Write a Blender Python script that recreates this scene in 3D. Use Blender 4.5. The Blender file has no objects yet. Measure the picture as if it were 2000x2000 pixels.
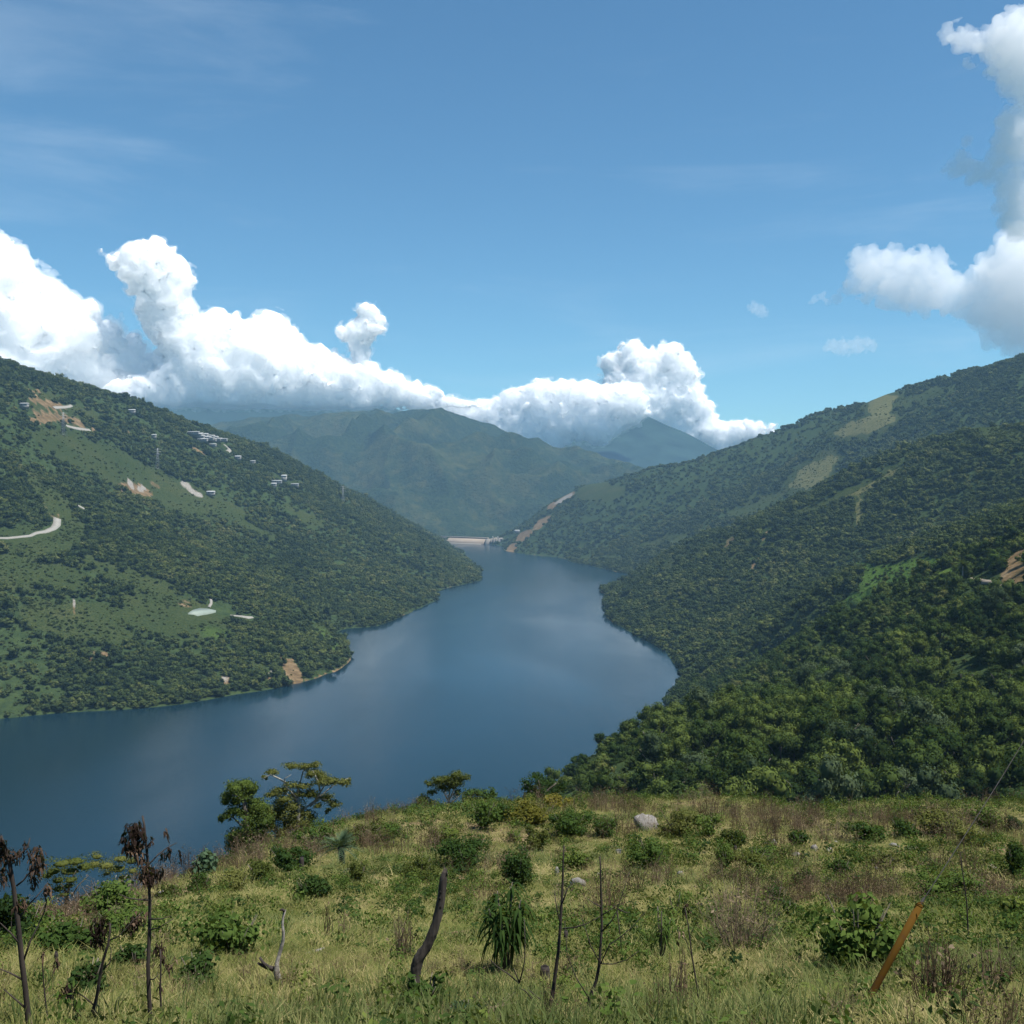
import bpy, math, random
import numpy as np
from mathutils import Vector, Matrix

SC = bpy.context.scene
COL = SC.collection
R = math.radians
CAM_H = 200.0            # metres above the reservoir
F = 2050.0               # focal length, in pixels of the 2000 px photograph
PITCH = math.atan(40.0 / F)

# ------------------------------------------------------------------ camera
cam_d = bpy.data.cameras.new('camera')
cam = bpy.data.objects.new('camera', cam_d)
COL.objects.link(cam)
cam.location = (0, 0, CAM_H)
cam.rotation_euler = (R(90) - PITCH, 0, 0)
cam_d.sensor_width = 36.0
cam_d.sensor_fit = 'HORIZONTAL'
cam_d.lens = 36.0 * F / 2000.0
cam_d.clip_start = 0.3
cam_d.clip_end = 60000
SC.camera = cam

# ------------------------------------------------------------------ light
SUN_EL, SUN_AZ = 66.0, 114.0      # azimuth: degrees to the right of straight ahead (+Y)
w = bpy.data.worlds.new('World')
SC.world = w
w.use_nodes = True
nt = w.node_tree
for n in list(nt.nodes):
    nt.nodes.remove(n)
wo = nt.nodes.new('ShaderNodeOutputWorld')
bg = nt.nodes.new('ShaderNodeBackground')
sk = nt.nodes.new('ShaderNodeTexSky')
sk.sky_type = 'NISHITA'
sk.sun_disc = False
sk.sun_elevation = R(SUN_EL)
sk.sun_rotation = R(SUN_AZ)
sk.altitude = 700
sk.air_density = 1.0
sk.dust_density = 0.15
sk.ozone_density = 1.2
bg.inputs['Strength'].default_value = 0.057
hue = nt.nodes.new('ShaderNodeMix'); hue.data_type = 'RGBA'; hue.blend_type = 'MULTIPLY'
hue.inputs[0].default_value = 1.0
hue.inputs[7].default_value = (0.64, 1.02, 1.13, 1)      # the camera's white balance: a cyan-blue sky
nt.links.new(sk.outputs[0], hue.inputs[6])
tcw = nt.nodes.new('ShaderNodeTexCoord')
mpw = nt.nodes.new('ShaderNodeMapping'); mpw.inputs['Scale'].default_value = (1.6, 1.6, 9.0); mpw.inputs['Rotation'].default_value = (0.10, 0.22, 0.4)
nt.links.new(tcw.outputs['Generated'], mpw.inputs[0])
nzw = nt.nodes.new('ShaderNodeTexNoise'); nzw.inputs['Scale'].default_value = 1.5; nzw.inputs['Detail'].default_value = 7; nzw.inputs['Roughness'].default_value = 0.6; nzw.inputs['Distortion'].default_value = 0.5
nt.links.new(mpw.outputs[0], nzw.inputs['Vector'])
rmw = nt.nodes.new('ShaderNodeMapRange'); rmw.interpolation_type = 'SMOOTHSTEP'
rmw.inputs['From Min'].default_value = 0.50; rmw.inputs['From Max'].default_value = 0.78; rmw.inputs['To Max'].default_value = 0.17
nt.links.new(nzw.outputs[0], rmw.inputs['Value'])
cir = nt.nodes.new('ShaderNodeMix'); cir.data_type = 'RGBA'      # thin high cirrus
nt.links.new(rmw.outputs[0], cir.inputs[0]); nt.links.new(hue.outputs[2], cir.inputs[6]); cir.inputs[7].default_value = (7.2, 8.4, 9.4, 1)
nt.links.new(cir.outputs[2], bg.inputs[0])
nt.links.new(bg.outputs[0], wo.inputs[0])

sun_d = bpy.data.lights.new('sun', 'SUN')
sun_d.energy = 4.2
sun_d.angle = R(0.53)
sun_d.color = (1.0, 0.955, 0.88)
sun = bpy.data.objects.new('sun', sun_d)
COL.objects.link(sun)
_sd = Vector((math.sin(R(SUN_AZ)) * math.cos(R(SUN_EL)), math.cos(R(SUN_AZ)) * math.cos(R(SUN_EL)), math.sin(R(SUN_EL))))
sun.location = _sd * 500 + Vector((0, 0, 200))
sun.rotation_euler = _sd.to_track_quat('Z', 'Y').to_euler()

vs = SC.view_settings
SC.display_settings.display_device = 'sRGB'
vs.view_transform = 'Standard'
vs.look = 'None'
vs.exposure = 1.0
vs.gamma = 1.0
vs.use_curve_mapping = False
cy = SC.cycles
cy.max_bounces = 8
cy.diffuse_bounces = 3
cy.glossy_bounces = 2
cy.transmission_bounces = 2
cy.volume_bounces = 0
cy.transparent_max_bounces = 4
cy.use_denoising = True
cy.denoiser = 'OPENIMAGEDENOISE'
cy.use_adaptive_sampling = True
cy.adaptive_threshold = 0.015
cy.caustics_reflective = False
cy.caustics_refractive = False
SC.render.use_persistent_data = False

# ------------------------------------------------------------------ small maths
rng = np.random.default_rng(11)
_perm = np.random.default_rng(5).permutation(4096).astype(np.int64)


def _hash(ix, iy, iz):
    h = _perm[(ix & 4095)]
    h = _perm[(h + iy) & 4095]
    return _perm[(h + iz) & 4095]


_gr = np.random.default_rng(6).normal(size=(4096, 3))
_gr /= np.linalg.norm(_gr, axis=1)[:, None]
_gr = _gr.astype(np.float32)


def perlin(x, y, z=None):
    """gradient noise, about -0.7..0.7"""
    x = np.asarray(x, np.float32)
    y = np.asarray(y, np.float32)
    z = np.zeros_like(x) + 0.37 if z is None else np.asarray(z, np.float32)
    x0 = np.floor(x); y0 = np.floor(y); z0 = np.floor(z)
    fx, fy, fz = x - x0, y - y0, z - z0
    ix, iy, iz = x0.astype(np.int64), y0.astype(np.int64), z0.astype(np.int64)
    u = fx * fx * fx * (fx * (fx * 6 - 15) + 10)
    v = fy * fy * fy * (fy * (fy * 6 - 15) + 10)
    t = fz * fz * fz * (fz * (fz * 6 - 15) + 10)
    out = 0
    for dx in (0, 1):
        wx = u if dx else 1 - u
        for dy in (0, 1):
            wy = v if dy else 1 - v
            for dz in (0, 1):
                wz = t if dz else 1 - t
                g = _gr[_hash(ix + dx, iy + dy, iz + dz)]
                out = out + wx * wy * wz * (g[..., 0] * (fx - dx) + g[..., 1] * (fy - dy) + g[..., 2] * (fz - dz))
    return out


def fbm(x, y, z=None, octaves=4, gain=0.5, lac=2.03):
    a, s, o = 1.0, 0.0, 0
    x = np.asarray(x, np.float32); y = np.asarray(y, np.float32)
    z = np.zeros_like(x) + 0.37 if z is None else np.asarray(z, np.float32)
    for k in range(octaves):
        o = o + a * perlin(x + 17.3 * k, y - 9.1 * k, z + 4.7 * k)
        x, y, z = x * lac, y * lac, z * lac
        a *= gain
    return o


def sstep(a, b, x):
    t = np.clip((x - a) / (b - a), 0, 1)
    return t * t * (3 - 2 * t)


# ------------------------------------------------------------------ where a picture point stands in the valley
_cp, _sp = math.cos(PITCH), math.sin(PITCH)


def ray(px, py):
    x = (px - 1000) / F
    z = -(py - 1000) / F
    return np.array([x, _cp + z * _sp, -_sp + z * _cp])


def at(px, py, d):
    """point on the sight line of (px,py) at horizontal distance d"""
    r = ray(px, py)
    return np.array([0, 0, CAM_H]) + r * (d / math.hypot(r[0], r[1]))


def at_water(px, py):
    r = ray(px, py)
    return np.array([0, 0, CAM_H]) + r * (-CAM_H / r[2])


def project(x, y, z):
    yy = np.asarray(y) * _cp - (np.asarray(z) - CAM_H) * _sp
    zz = np.asarray(y) * _sp + (np.asarray(z) - CAM_H) * _cp
    yy = np.where(yy < 0.1, 0.1, yy)
    return 1000 + F * np.asarray(x) / yy, 1000 - F * zz / yy


# ------------------------------------------------------------------ object helpers
def mesh_obj(name, verts, faces, mat=None, parent=None, smooth=False, link=True, mats=None, mi=None):
    me = bpy.data.meshes.new(name)
    verts = np.asarray(verts, np.float32)
    me.vertices.add(len(verts))
    me.vertices.foreach_set('co', verts.ravel())
    if isinstance(faces, np.ndarray):
        nf, k = faces.shape
        me.loops.add(nf * k)
        me.loops.foreach_set('vertex_index', faces.astype(np.int32).ravel())
        me.polygons.add(nf)
        me.polygons.foreach_set('loop_start', np.arange(nf, dtype=np.int32) * k)
    else:
        ls = np.array([len(f) for f in faces], np.int32)
        me.loops.add(int(ls.sum()))
        me.loops.foreach_set('vertex_index', np.concatenate([np.asarray(f, np.int32) for f in faces]))
        me.polygons.add(len(ls))
        me.polygons.foreach_set('loop_start', np.concatenate([[0], np.cumsum(ls)[:-1]]).astype(np.int32))
    if mats:
        for m in mats:
            me.materials.append(m)
        if mi is not None:
            me.polygons.foreach_set('material_index', np.asarray(mi, np.int32))
    elif mat:
        me.materials.append(mat)
    me.update(calc_edges=True)
    me.validate()
    if smooth:
        me.polygons.foreach_set('use_smooth', np.ones(len(me.polygons), bool))
    o = bpy.data.objects.new(name, me)
    if link:
        COL.objects.link(o)
    if parent is not None:
        o.parent = parent
    return o


def tag(o, label=None, cat=None, group=None, kind=None):
    if label: o['label'] = label
    if cat: o['category'] = cat
    if group: o['group'] = group
    if kind: o['kind'] = kind
    return o


def empty(name, loc, label=None, cat=None, group=None, rz=0.0):
    o = bpy.data.objects.new(name, None)
    o.empty_display_size = 0.3
    COL.objects.link(o)
    o.location = tuple(float(c) for c in loc)
    o.rotation_euler = (0, 0, rz)
    return tag(o, label, cat, group)


class MB:
    """collects simple shapes into one mesh"""
    def __init__(self):
        self.v, self.f, self.n = [], [], 0

    def add(self, v, f):
        v = np.asarray(v, float)
        self.v.append(v)
        self.f += [[i + self.n for i in q] for q in f]
        self.n += len(v)
        return self

    def box(self, c, s, rz=0.0, M=None):
        x, y, z = np.array(s) / 2
        v = np.array([[-x, -y, -z], [x, -y, -z], [x, y, -z], [-x, y, -z], [-x, -y, z], [x, -y, z], [x, y, z], [-x, y, z]])
        if M is not None:
            v = v @ np.array(M).T
        if rz:
            cz, sz = math.cos(rz), math.sin(rz)
            v = v @ np.array([[cz, -sz, 0], [sz, cz, 0], [0, 0, 1]]).T
        return self.add(v + np.array(c), [[0, 3, 2, 1], [4, 5, 6, 7], [0, 1, 5, 4], [1, 2, 6, 5], [2, 3, 7, 6], [3, 0, 4, 7]])

    def tube(self, pts, rad, n=6, jit=0.0, cap=True, r=None):
        pts = np.asarray(pts, float)
        m = len(pts)
        rad = np.full(m, rad) if np.isscalar(rad) else np.asarray(rad, float)
        t = np.gradient(pts, axis=0)
        t /= np.linalg.norm(t, axis=1)[:, None] + 1e-9
        ref = np.array([0, 0, 1.0]) if abs(t[0][2]) < 0.9 else np.array([1.0, 0, 0])
        vs_ = []
        u = np.cross(t[0], ref)
        for i in range(m):
            u = u - t[i] * np.dot(u, t[i])
            u /= np.linalg.norm(u) + 1e-9
            b = np.cross(t[i], u)
            a = np.arange(n) * 2 * math.pi / n
            rr = rad[i] * (1 + (jit * ((r or rng).uniform(-1, 1, n)) if jit else 0))
            vs_.append(pts[i] + (np.cos(a) * rr)[:, None] * u + (np.sin(a) * rr)[:, None] * b)
        f = []
        for i in range(m - 1):
            for k in range(n):
                k2 = (k + 1) % n
                f.append([i * n + k, i * n + k2, (i + 1) * n + k2, (i + 1) * n + k])
        if cap:
            f.append([k for k in range(n)][::-1])
            f.append([(m - 1) * n + k for k in range(n)])
        return self.add(np.concatenate(vs_), f)

    def build(self, name, mat, parent=None, smooth=False, link=True):
        return mesh_obj(name, np.concatenate(self.v), self.f, mat, parent, smooth, link)


# ------------------------------------------------------------------ materials
def new_mat(name):
    m = bpy.data.materials.new(name)
    m.use_nodes = True
    t = m.node_tree
    for n in list(t.nodes):
        t.nodes.remove(n)
    out = t.nodes.new('ShaderNodeOutputMaterial')
    return m, t, out


def nd(t, typ, **kw):
    n = t.nodes.new(typ)
    for k, v in kw.items():
        if k in ('operation', 'blend_type', 'data_type', 'attribute_name', 'attribute_type', 'noise_dimensions', 'feature', 'noise_type', 'clamp'):
            setattr(n, k, v)
        else:
            n.inputs[k.replace('_', ' ')].default_value = v
    return n


def ramp(t, stops, fac=None):
    n = t.nodes.new('ShaderNodeValToRGB')
    cr = n.color_ramp
    while len(cr.elements) < len(stops):
        cr.elements.new(0.5)
    for e, (p, c) in zip(cr.elements, stops):
        e.position = p
        e.color = (*c, 1) if len(c) == 3 else c
    if fac is not None:
        t.links.new(fac, n.inputs[0])
    return n


def mixc(t, fac, a, b, blend='MIX'):
    n = t.nodes.new('ShaderNodeMix')
    n.data_type = 'RGBA'
    n.blend_type = blend
    for s, v in ((n.inputs[0], fac), (n.inputs[6], a), (n.inputs[7], b)):
        if isinstance(v, bpy.types.NodeSocket):
            t.links.new(v, s)
        else:
            s.default_value = v if not isinstance(v, tuple) or len(v) == 4 else (*v, 1)
    return n.outputs[2]


def noise(t, scale, detail=4, rough=0.55, vec=None, dist=0.0):
    n = t.nodes.new('ShaderNodeTexNoise')
    n.inputs['Scale'].default_value = scale
    n.inputs['Detail'].default_value = detail
    n.inputs['Roughness'].default_value = rough
    n.inputs['Distortion'].default_value = dist
    if vec is not None:
        t.links.new(vec, n.inputs['Vector'])
    return n


def mathn(t, op, a, b=None, clamp=False):
    n = t.nodes.new('ShaderNodeMath')
    n.operation = op
    n.use_clamp = clamp
    for s, v in zip(n.inputs, (a, b)):
        if v is None: continue
        if isinstance(v, bpy.types.NodeSocket):
            t.links.new(v, s)
        else:
            s.default_value = v
    return n.outputs[0]


def simple_mat(name, col, rough=0.8, var=0.25, scale=6.0, bump=0.0, spec=0.3, col2=None, stretch=None):
    """a matt material with mottled colour and a little relief"""
    m, t, out = new_mat(name)
    p = t.nodes.new('ShaderNodeBsdfPrincipled')
    tc = t.nodes.new('ShaderNodeTexCoord')
    vec = tc.outputs['Object']
    if stretch:
        mp = t.nodes.new('ShaderNodeMapping')
        mp.inputs['Scale'].default_value = stretch
        t.links.new(vec, mp.inputs[0])
        vec = mp.outputs[0]
    n = noise(t, scale, 5, 0.6, vec)
    c2 = col2 or tuple(c * (1 - var) for c in col)
    c1 = tuple(min(1, c * (1 + var * 0.7)) for c in col)
    r_ = ramp(t, [(0.3, c2), (0.7, c1)], n.outputs[0])
    t.links.new(r_.outputs[0], p.inputs['Base Color'])
    p.inputs['Roughness'].default_value = rough
    p.inputs['Specular IOR Level'].default_value = spec
    if bump:
        b = t.nodes.new('ShaderNodeBump')
        b.inputs['Strength'].default_value = 0.6
        b.inputs['Distance'].default_value = bump
        t.links.new(n.outputs[0], b.inputs['Height'])
        t.links.new(b.outputs[0], p.inputs['Normal'])
    t.links.new(p.outputs[0], out.inputs[0])
    return m


def leaf_mat(name, stops, trans=0.3, patch=60.0, rough=0.55, gloss=0.0):
    """foliage: colour varies from plant to plant and from patch to patch of the ground it stands on"""
    m, t, out = new_mat(name)
    oi = t.nodes.new('ShaderNodeObjectInfo')
    mp = t.nodes.new('ShaderNodeMapping')
    mp.inputs['Scale'].default_value = (1 / patch,) * 3
    t.links.new(oi.outputs['Location'], mp.inputs[0])
    n = noise(t, 1.0, 3, 0.6, mp.outputs[0])
    geo = t.nodes.new('ShaderNodeNewGeometry')
    a = mathn(t, 'MULTIPLY', oi.outputs['Random'], 0.62)
    b = mathn(t, 'MULTIPLY_ADD', n.outputs[0], 1.1)
    t.nodes[-1].inputs[2].default_value = -0.38
    c = mathn(t, 'ADD', a, b)
    e = mathn(t, 'MULTIPLY_ADD', geo.outputs['Random Per Island'], 0.22)
    t.nodes[-1].inputs[2].default_value = -0.06
    f = mathn(t, 'ADD', c, e)
    r_ = ramp(t, stops, f)
    df = t.nodes.new('ShaderNodeBsdfDiffuse')
    tr = t.nodes.new('ShaderNodeBsdfTranslucent')
    t.links.new(r_.outputs[0], df.inputs[0])
    g = mixc(t, 0.5, r_.outputs[0], (0.16, 0.2, 0.02), 'MIX')
    t.links.new(g, tr.inputs[0])
    mx = t.nodes.new('ShaderNodeMixShader')
    mx.inputs[0].default_value = trans
    t.links.new(df.outputs[0], mx.inputs[1])
    t.links.new(tr.outputs[0], mx.inputs[2])
    last = mx
    if gloss > 0:
        gl = t.nodes.new('ShaderNodeBsdfGlossy')
        gl.inputs['Roughness'].default_value = rough
        gl.inputs[0].default_value = (1, 1, 1, 1)
        m2 = t.nodes.new('ShaderNodeMixShader')
        m2.inputs[0].default_value = gloss * 0.12
        t.links.new(mx.outputs[0], m2.inputs[1])
        t.links.new(gl.outputs[0], m2.inputs[2])
        last = m2
    t.links.new(last.outputs[0], out.inputs[0])
    return m

# ================================================================== THE LAND
# ridge lines and shores of the valley: (picture x, picture y, distance in metres); the heights between
# them are interpolated, so everything below is one continuous relief
CTRL = []                                           # x, y, z, region


def line(region, pts, sub=1, dz=0.0):
    P = [at_water(p[0], p[1]) if len(p) == 2 else at(*p) for p in pts]
    for i in range(len(P) - 1):
        for k in range(sub):
            CTRL.append((*(P[i] + (P[i + 1] - P[i]) * k / sub + np.array([0, 0, dz])), region))
    CTRL.append((*(P[-1] + np.array([0, 0, dz])), region))
    return P


def behind(region, pts, k, drop):
    """ground falling away behind a crest"""
    for p in pts:
        q = at(*p)
        h = math.hypot(q[0], q[1])
        CTRL.append((q[0] * (h + k) / h, q[1] * (h + k) / h, q[2] - drop, region))


LB, FR, MR, NS, ME = range(5)        # left bank, far right ridge, middle right ridge, near slope, meadow

left_shore = [(-700, 1500), (-300, 1432), (0, 1403), (104, 1394), (228, 1387), (342, 1377), (445, 1358), (538, 1346), (600, 1330), (663, 1310),
              (688, 1289), (680, 1265), (652, 1240), (668, 1229), (735, 1223), (766, 1214), (790, 1200), (828, 1185), (857, 1170), (846, 1161),
              (870, 1149), (937, 1134), (941, 1118), (922, 1102), (901, 1084), (883, 1068), (872, 1062)]
line(LB, left_shore, 2)
left_ridge = [(-800, 520, 1900), (-400, 610, 2000), (-200, 655, 2050), (0, 712, 2200), (104, 747, 2350), (207, 777, 2450), (310, 814, 2600), (414, 846, 2750),
              (518, 887, 2900), (621, 934, 3050), (704, 975, 3300), (766, 1012, 3600), (828, 1037, 3900), (859, 1050, 4120)]
line(LB, left_ridge, 2)
behind(LB, left_ridge, 260, 45)
behind(LB, left_ridge, 900, 190)
# the spur that comes down to the near headland
line(LB, [(300, 985, 1950), (420, 1080, 1720), (520, 1160, 1560), (610, 1215, 1420)], 2, 6)

fr_shore = [(985, 1066), (1014, 1080), (1050, 1085), (1089, 1088), (1120, 1099), (1150, 1104), (1213, 1119), (1260, 1135)]
line(FR, fr_shore, 1)
fr_ridge = [(987, 1050, 3960), (1021, 1030, 3980), (1050, 1006, 3980), (1073, 988, 3970), (1117, 965, 3930), (1150, 944, 3830), (1221, 934, 3650), (1346, 902, 3500), (1418, 882, 3470),
            (1511, 851, 3450), (1615, 809, 3380), (1698, 784, 3300), (1801, 758, 3200), (1905, 732, 3100), (2000, 706, 3000), (2200, 650, 2900), (2700, 540, 2700)]
line(FR, fr_ridge, 2)
behind(FR, fr_ridge, 320, 60)
behind(FR, fr_ridge, 1000, 260)
line(FR, [(1790, 822, 2750), (1690, 838, 2820), (1600, 875, 2920), (1500, 935, 2960), (1400, 985, 2950), (1300, 1040, 2900)], 1, 4)
line(FR, [(1900, 850, 2450), (1760, 905, 2500), (1600, 975, 2560), (1450, 1020, 2600)], 1, -14)

mr_shore = [(1190, 1145), (1175, 1180), (1190, 1211), (1242, 1242), (1284, 1263), (1330, 1315), (1322, 1338)]
line(MR, mr_shore, 2)
mr_ridge = [(1242, 1120, 2180), (1346, 1068, 2130), (1449, 1027, 2060), (1532, 996, 1990), (1594, 970, 1940), (1656, 929, 1890), (1760, 892, 1830),
            (1863, 857, 1770), (1915, 838, 1730), (2000, 833, 1680), (2200, 815, 1620), (2700, 760, 1500)]
line(MR, mr_ridge, 2)
behind(MR, mr_ridge, 230, 55)
for q in ((1300, 1950 + 520, 6), (1450, 2480, 12), (1600, 2330, 20), (1760, 2200, 40), (1900, 2120, 70), (2000, 2060, 90)):
    p = at(q[0], 960, q[1]); CTRL.append((p[0], p[1], q[2], MR))
line(MR, [(1400, 1240, 1290), (1480, 1180, 1420), (1560, 1110, 1500), (1700, 1040, 1500), (1850, 1000, 1450), (2000, 985, 1380)], 1)
line(MR, [(1720, 1120, 1020), (1820, 1095, 960), (1900, 1075, 900), (2000, 1040, 860)], 1)
line(MR, [(1640, 1150, 1060), (1560, 1215, 1020)], 1)

ns_crest = [(1331, 1342, 1050), (1430, 1335, 930), (1520, 1295, 860), (1615, 1238, 800), (1677, 1208, 760), (1760, 1147, 700), (1822, 1136, 650), (1895, 1136, 600),
            (2000, 1120, 555), (2200, 1085, 500), (2700, 1000, 430)]
line(NS, ns_crest, 2)
behind(NS, ns_crest[2:7], 130, 34)
line(NS, [(1305, 1388), (1322, 1345)], 1)
line(NS, [(1262, 1478, 780), (1190, 1516, 620), (1087, 1558, 440), (1020, 1602, 310)], 2)
for px, d, z in ((1190, 830, -14), (1230, 880, -14), (1165, 740, -14), (1120, 660, -12), (1087, 640, -10), (1015, 500, -8), (960, 420, -10), (900, 380, -10), (800, 360, -12), (650, 350, -12), (450, 340, -12), (250, 330, -12), (0, 320, -12), (-400, 330, -12),
                 (1250, 960, -12)):
    p = at(px, 960, d); CTRL.append((p[0], p[1], z, NS))
line(NS, [(1300, 1590, 215), (1500, 1600, 225), (1700, 1600, 235), (2000, 1590, 240), (2400, 1560, 250)], 1)
line(NS, [(1350, 1480, 420), (1500, 1450, 410), (1800, 1400, 380), (2000, 1380, 350), (2400, 1330, 330)], 1)
line(NS, [(1500, 1380, 620), (1700, 1300, 560), (1900, 1250, 460), (2000, 1235, 440)], 1)

# meadow: a grassy shoulder that falls away on the left and in front
for px in (-1500, -500, 100, 400, 700, 1000, 1300, 1600, 1900, 2500, 3500):
    t = max(-0.5, min(1.5, px / 2000))
    rows = [(2000, 9.2 + 0.4 * t), (1900, 13.8 + 0.8 * t), (1830, 19 + 1.5 * t), (1760, 27 + 3 * t), (1700, 36 + 6 * t)]
    rows = [(2000, 9.2), (1920, 13.6), (1870, 20)] if px < 300 else rows[:4] if px < 600 else rows
    for py, d in rows:
        CTRL.append((*at(px, py, d), ME))
line(ME, [(-900, 1930, 24), (-300, 1875, 27), (0, 1848, 28), (155, 1808, 32), (310, 1745, 39), (414, 1698, 48), (518, 1667, 58), (663, 1630, 66), (787, 1622, 68), (880, 1612, 70), (983, 1606, 72),
          (1139, 1607, 76), (1300, 1612, 80), (1500, 1634, 84), (1700, 1624, 90), (2000, 1616, 96), (2500, 1600, 104), (3200, 1560, 110)], 1)
for px, d, z in ((-600, 60, 170), (0, 62, 171), (155, 68, 168), (310, 82, 163), (414, 95, 158), (518, 112, 150), (663, 125, 146), (787, 130, 144), (880, 132, 145), (983, 132, 146), (1139, 132, 145), (1300, 135, 144),
                 (1500, 140, 142), (1700, 150, 141), (2000, 160, 142), (2600, 170, 144), (3200, 180, 146)):
    p = at(px, 960, d); CTRL.append((p[0], p[1], z, NS))
CTRL += [(x, y, z, ME) for x, y, z in ((0, 0, 198.2), (6, 0, 198.3), (-6, 0, 198.0), (0, 4, 197.4), (7, 4.5, 197.4), (-7, 4.5, 197.0), (0, -8, 199.5), (12, -8, 199.6), (-12, -8, 199.0),
                                      (30, 0, 198.6), (-30, 0, 196.0), (60, 10, 199), (-60, 10, 190), (0, -40, 203), (40, -40, 204), (-40, -40, 200), (100, -20, 205), (-100, -20, 190))]
# bed of the reservoir
for px, py in ((450, 1500), (100, 1600), (700, 1420), (900, 1400), (1100, 1350), (1000, 1250), (1100, 1180), (1050, 1120), (960, 1090), (850, 1300), (1180, 1260), (-500, 1600), (940, 1072)):
    p = at_water(px, py); CTRL.append((p[0], p[1], -45 if py > 1080 else -25, LB))

_C = np.array([c[:3] for c in CTRL], float)
_reg = np.array([c[3] for c in CTRL])
_k = np.unique(np.round(_C[:, :2], 1), axis=0, return_index=True)[1]
_C, _reg = _C[_k], _reg[_k]
BETA = 1.25


def _solve():
    n = len(_C)
    D = np.linalg.norm(_C[:, None, :2] - _C[None, :, :2], axis=2) / 1000
    A = np.zeros((n + 3, n + 3))
    A[:n, :n] = -D ** BETA
    P = np.c_[np.ones(n), _C[:, 0] / 1000, _C[:, 1] / 1000]
    A[:n, n:] = P
    A[n:, :n] = P.T
    return np.linalg.solve(A, np.r_[_C[:, 2], 0, 0, 0])


_W = _solve()


def base_height(x, y):
    x = np.asarray(x, float).ravel(); y = np.asarray(y, float).ravel()
    out = np.empty(len(x)); reg = np.empty(len(x), int)
    n = len(_C)
    for s in range(0, len(x), 20000):
        dx = (x[s:s + 20000, None] - _C[None, :, 0]).astype(np.float32)
        dy = (y[s:s + 20000, None] - _C[None, :, 1]).astype(np.float32)
        d2 = dx * dx + dy * dy
        reg[s:s + 20000] = _reg[np.argmin(d2, axis=1)]
        K = -(d2 * 1e-6 + 1e-12) ** (BETA / 2)
        out[s:s + 20000] = K @ _W[:n] + _W[n] + _W[n + 1] * x[s:s + 20000] / 1000 + _W[n + 2] * y[s:s + 20000] / 1000
    return out, reg


def relief(x, y, z, rg=None):
    """gullies, spurs and small unevenness"""
    r = np.hypot(x, y)
    far = sstep(150, 500, r)
    up = sstep(0, 70, z)
    if rg is not None:
        up = up * np.where(rg == NS, 0.30, 1.0)
    wx = x + 60 * perlin(x / 300, y / 300, 3.1); wy = y + 60 * perlin(x / 300, y / 300, 7.7)
    g = 1 - 2.2 * np.abs(perlin(wx / 330, wy / 330, 1.3))
    g2 = 1 - 2.2 * np.abs(perlin(wx / 120, wy / 120, 5.3))
    o = far * (up * (13 * (g - 0.35) + 6.0 * (g2 - 0.35)) + 2.2 * fbm(x / 38, y / 38, octaves=3))
    near = 1 - sstep(90, 260, r)
    o += near * (0.30 * fbm(x / 9, y / 9, octaves=2) + 0.12 * fbm(x / 1.9, y / 1.9, octaves=3)) * sstep(3, 9, r)
    o += 1.5 * sstep(45, 66, r) * (1 - sstep(105, 140, r)) * sstep(2, 14, x) * fbm(x / 12, y / 12, 5.5, octaves=3)
    return o


# polar grid round the viewpoint: cells grow with distance
N_AZ, N_R = 700, 620
APEX = np.array([0.0, -14.0])
R0, R1 = 6.0, 5000.0
_c = np.linspace(-1, 1, N_AZ)
AZ = R(62) * (0.45 * _c + 0.55 * _c ** 3)
RR = R0 * (R1 / R0) ** (np.linspace(0, 1, N_R))
GX = APEX[0] + np.sin(AZ)[:, None] * RR[None]
GY = APEX[1] + np.cos(AZ)[:, None] * RR[None]
_z, _rg = base_height(GX, GY)
GZ = _z.reshape(GX.shape)
REG = _rg.reshape(GX.shape)
GZ = GZ + relief(GX, GY, GZ, REG)
GZ = np.clip(GZ, -60, 800 + 3 * fbm(GX / 60, GY / 60))


def ground(x, y):
    """height of the built ground under x, y (bilinear in the grid)"""
    x = np.asarray(x, float); y = np.asarray(y, float)
    dx, dy = x - APEX[0], y - APEX[1]
    a = np.arctan2(dx, dy)
    r = np.hypot(dx, dy)
    i = np.clip(np.interp(a, AZ, np.arange(N_AZ)), 0, N_AZ - 1.001)
    j = np.clip(np.log(np.maximum(r, R0) / R0) / math.log(R1 / R0) * (N_R - 1), 0, N_R - 1.001)
    i0 = i.astype(int); j0 = j.astype(int)
    u, v = i - i0, j - j0
    return (GZ[i0, j0] * (1 - u) * (1 - v) + GZ[i0 + 1, j0] * u * (1 - v) + GZ[i0, j0 + 1] * (1 - u) * v + GZ[i0 + 1, j0 + 1] * u * v)


def gpt(x, y, dz=0.0):
    return np.array([x, y, float(ground(np.array([x]), np.array([y]))[0]) + dz])


def hit(px, py, dmin=5.0, dmax=4800.0):
    """first point of the ground met by the sight line of picture point (px,py)"""
    r = ray(px, py)
    r = r / math.hypot(r[0], r[1])
    d = dmin * (dmax / dmin) ** np.linspace(0, 1, 4000)
    gz = np.maximum(ground(d * r[0], d * r[1]), 0)
    below = (CAM_H + d * r[2]) < gz
    k = int(np.argmax(below)) if below.any() else len(d) - 1
    return np.array([d[k] * r[0], d[k] * r[1], max(gz[k], 0)])


# how far the ground can be seen (rising sight line along each azimuth)
_el = np.where(GY < 5, -9.0, (GZ - CAM_H) / np.maximum(np.hypot(GX, GY), 1))
_mx = np.maximum.accumulate(np.maximum(_el, np.where(GY < 5, -9.0, -CAM_H / np.maximum(np.hypot(GX, GY), 1))), axis=1)


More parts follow.
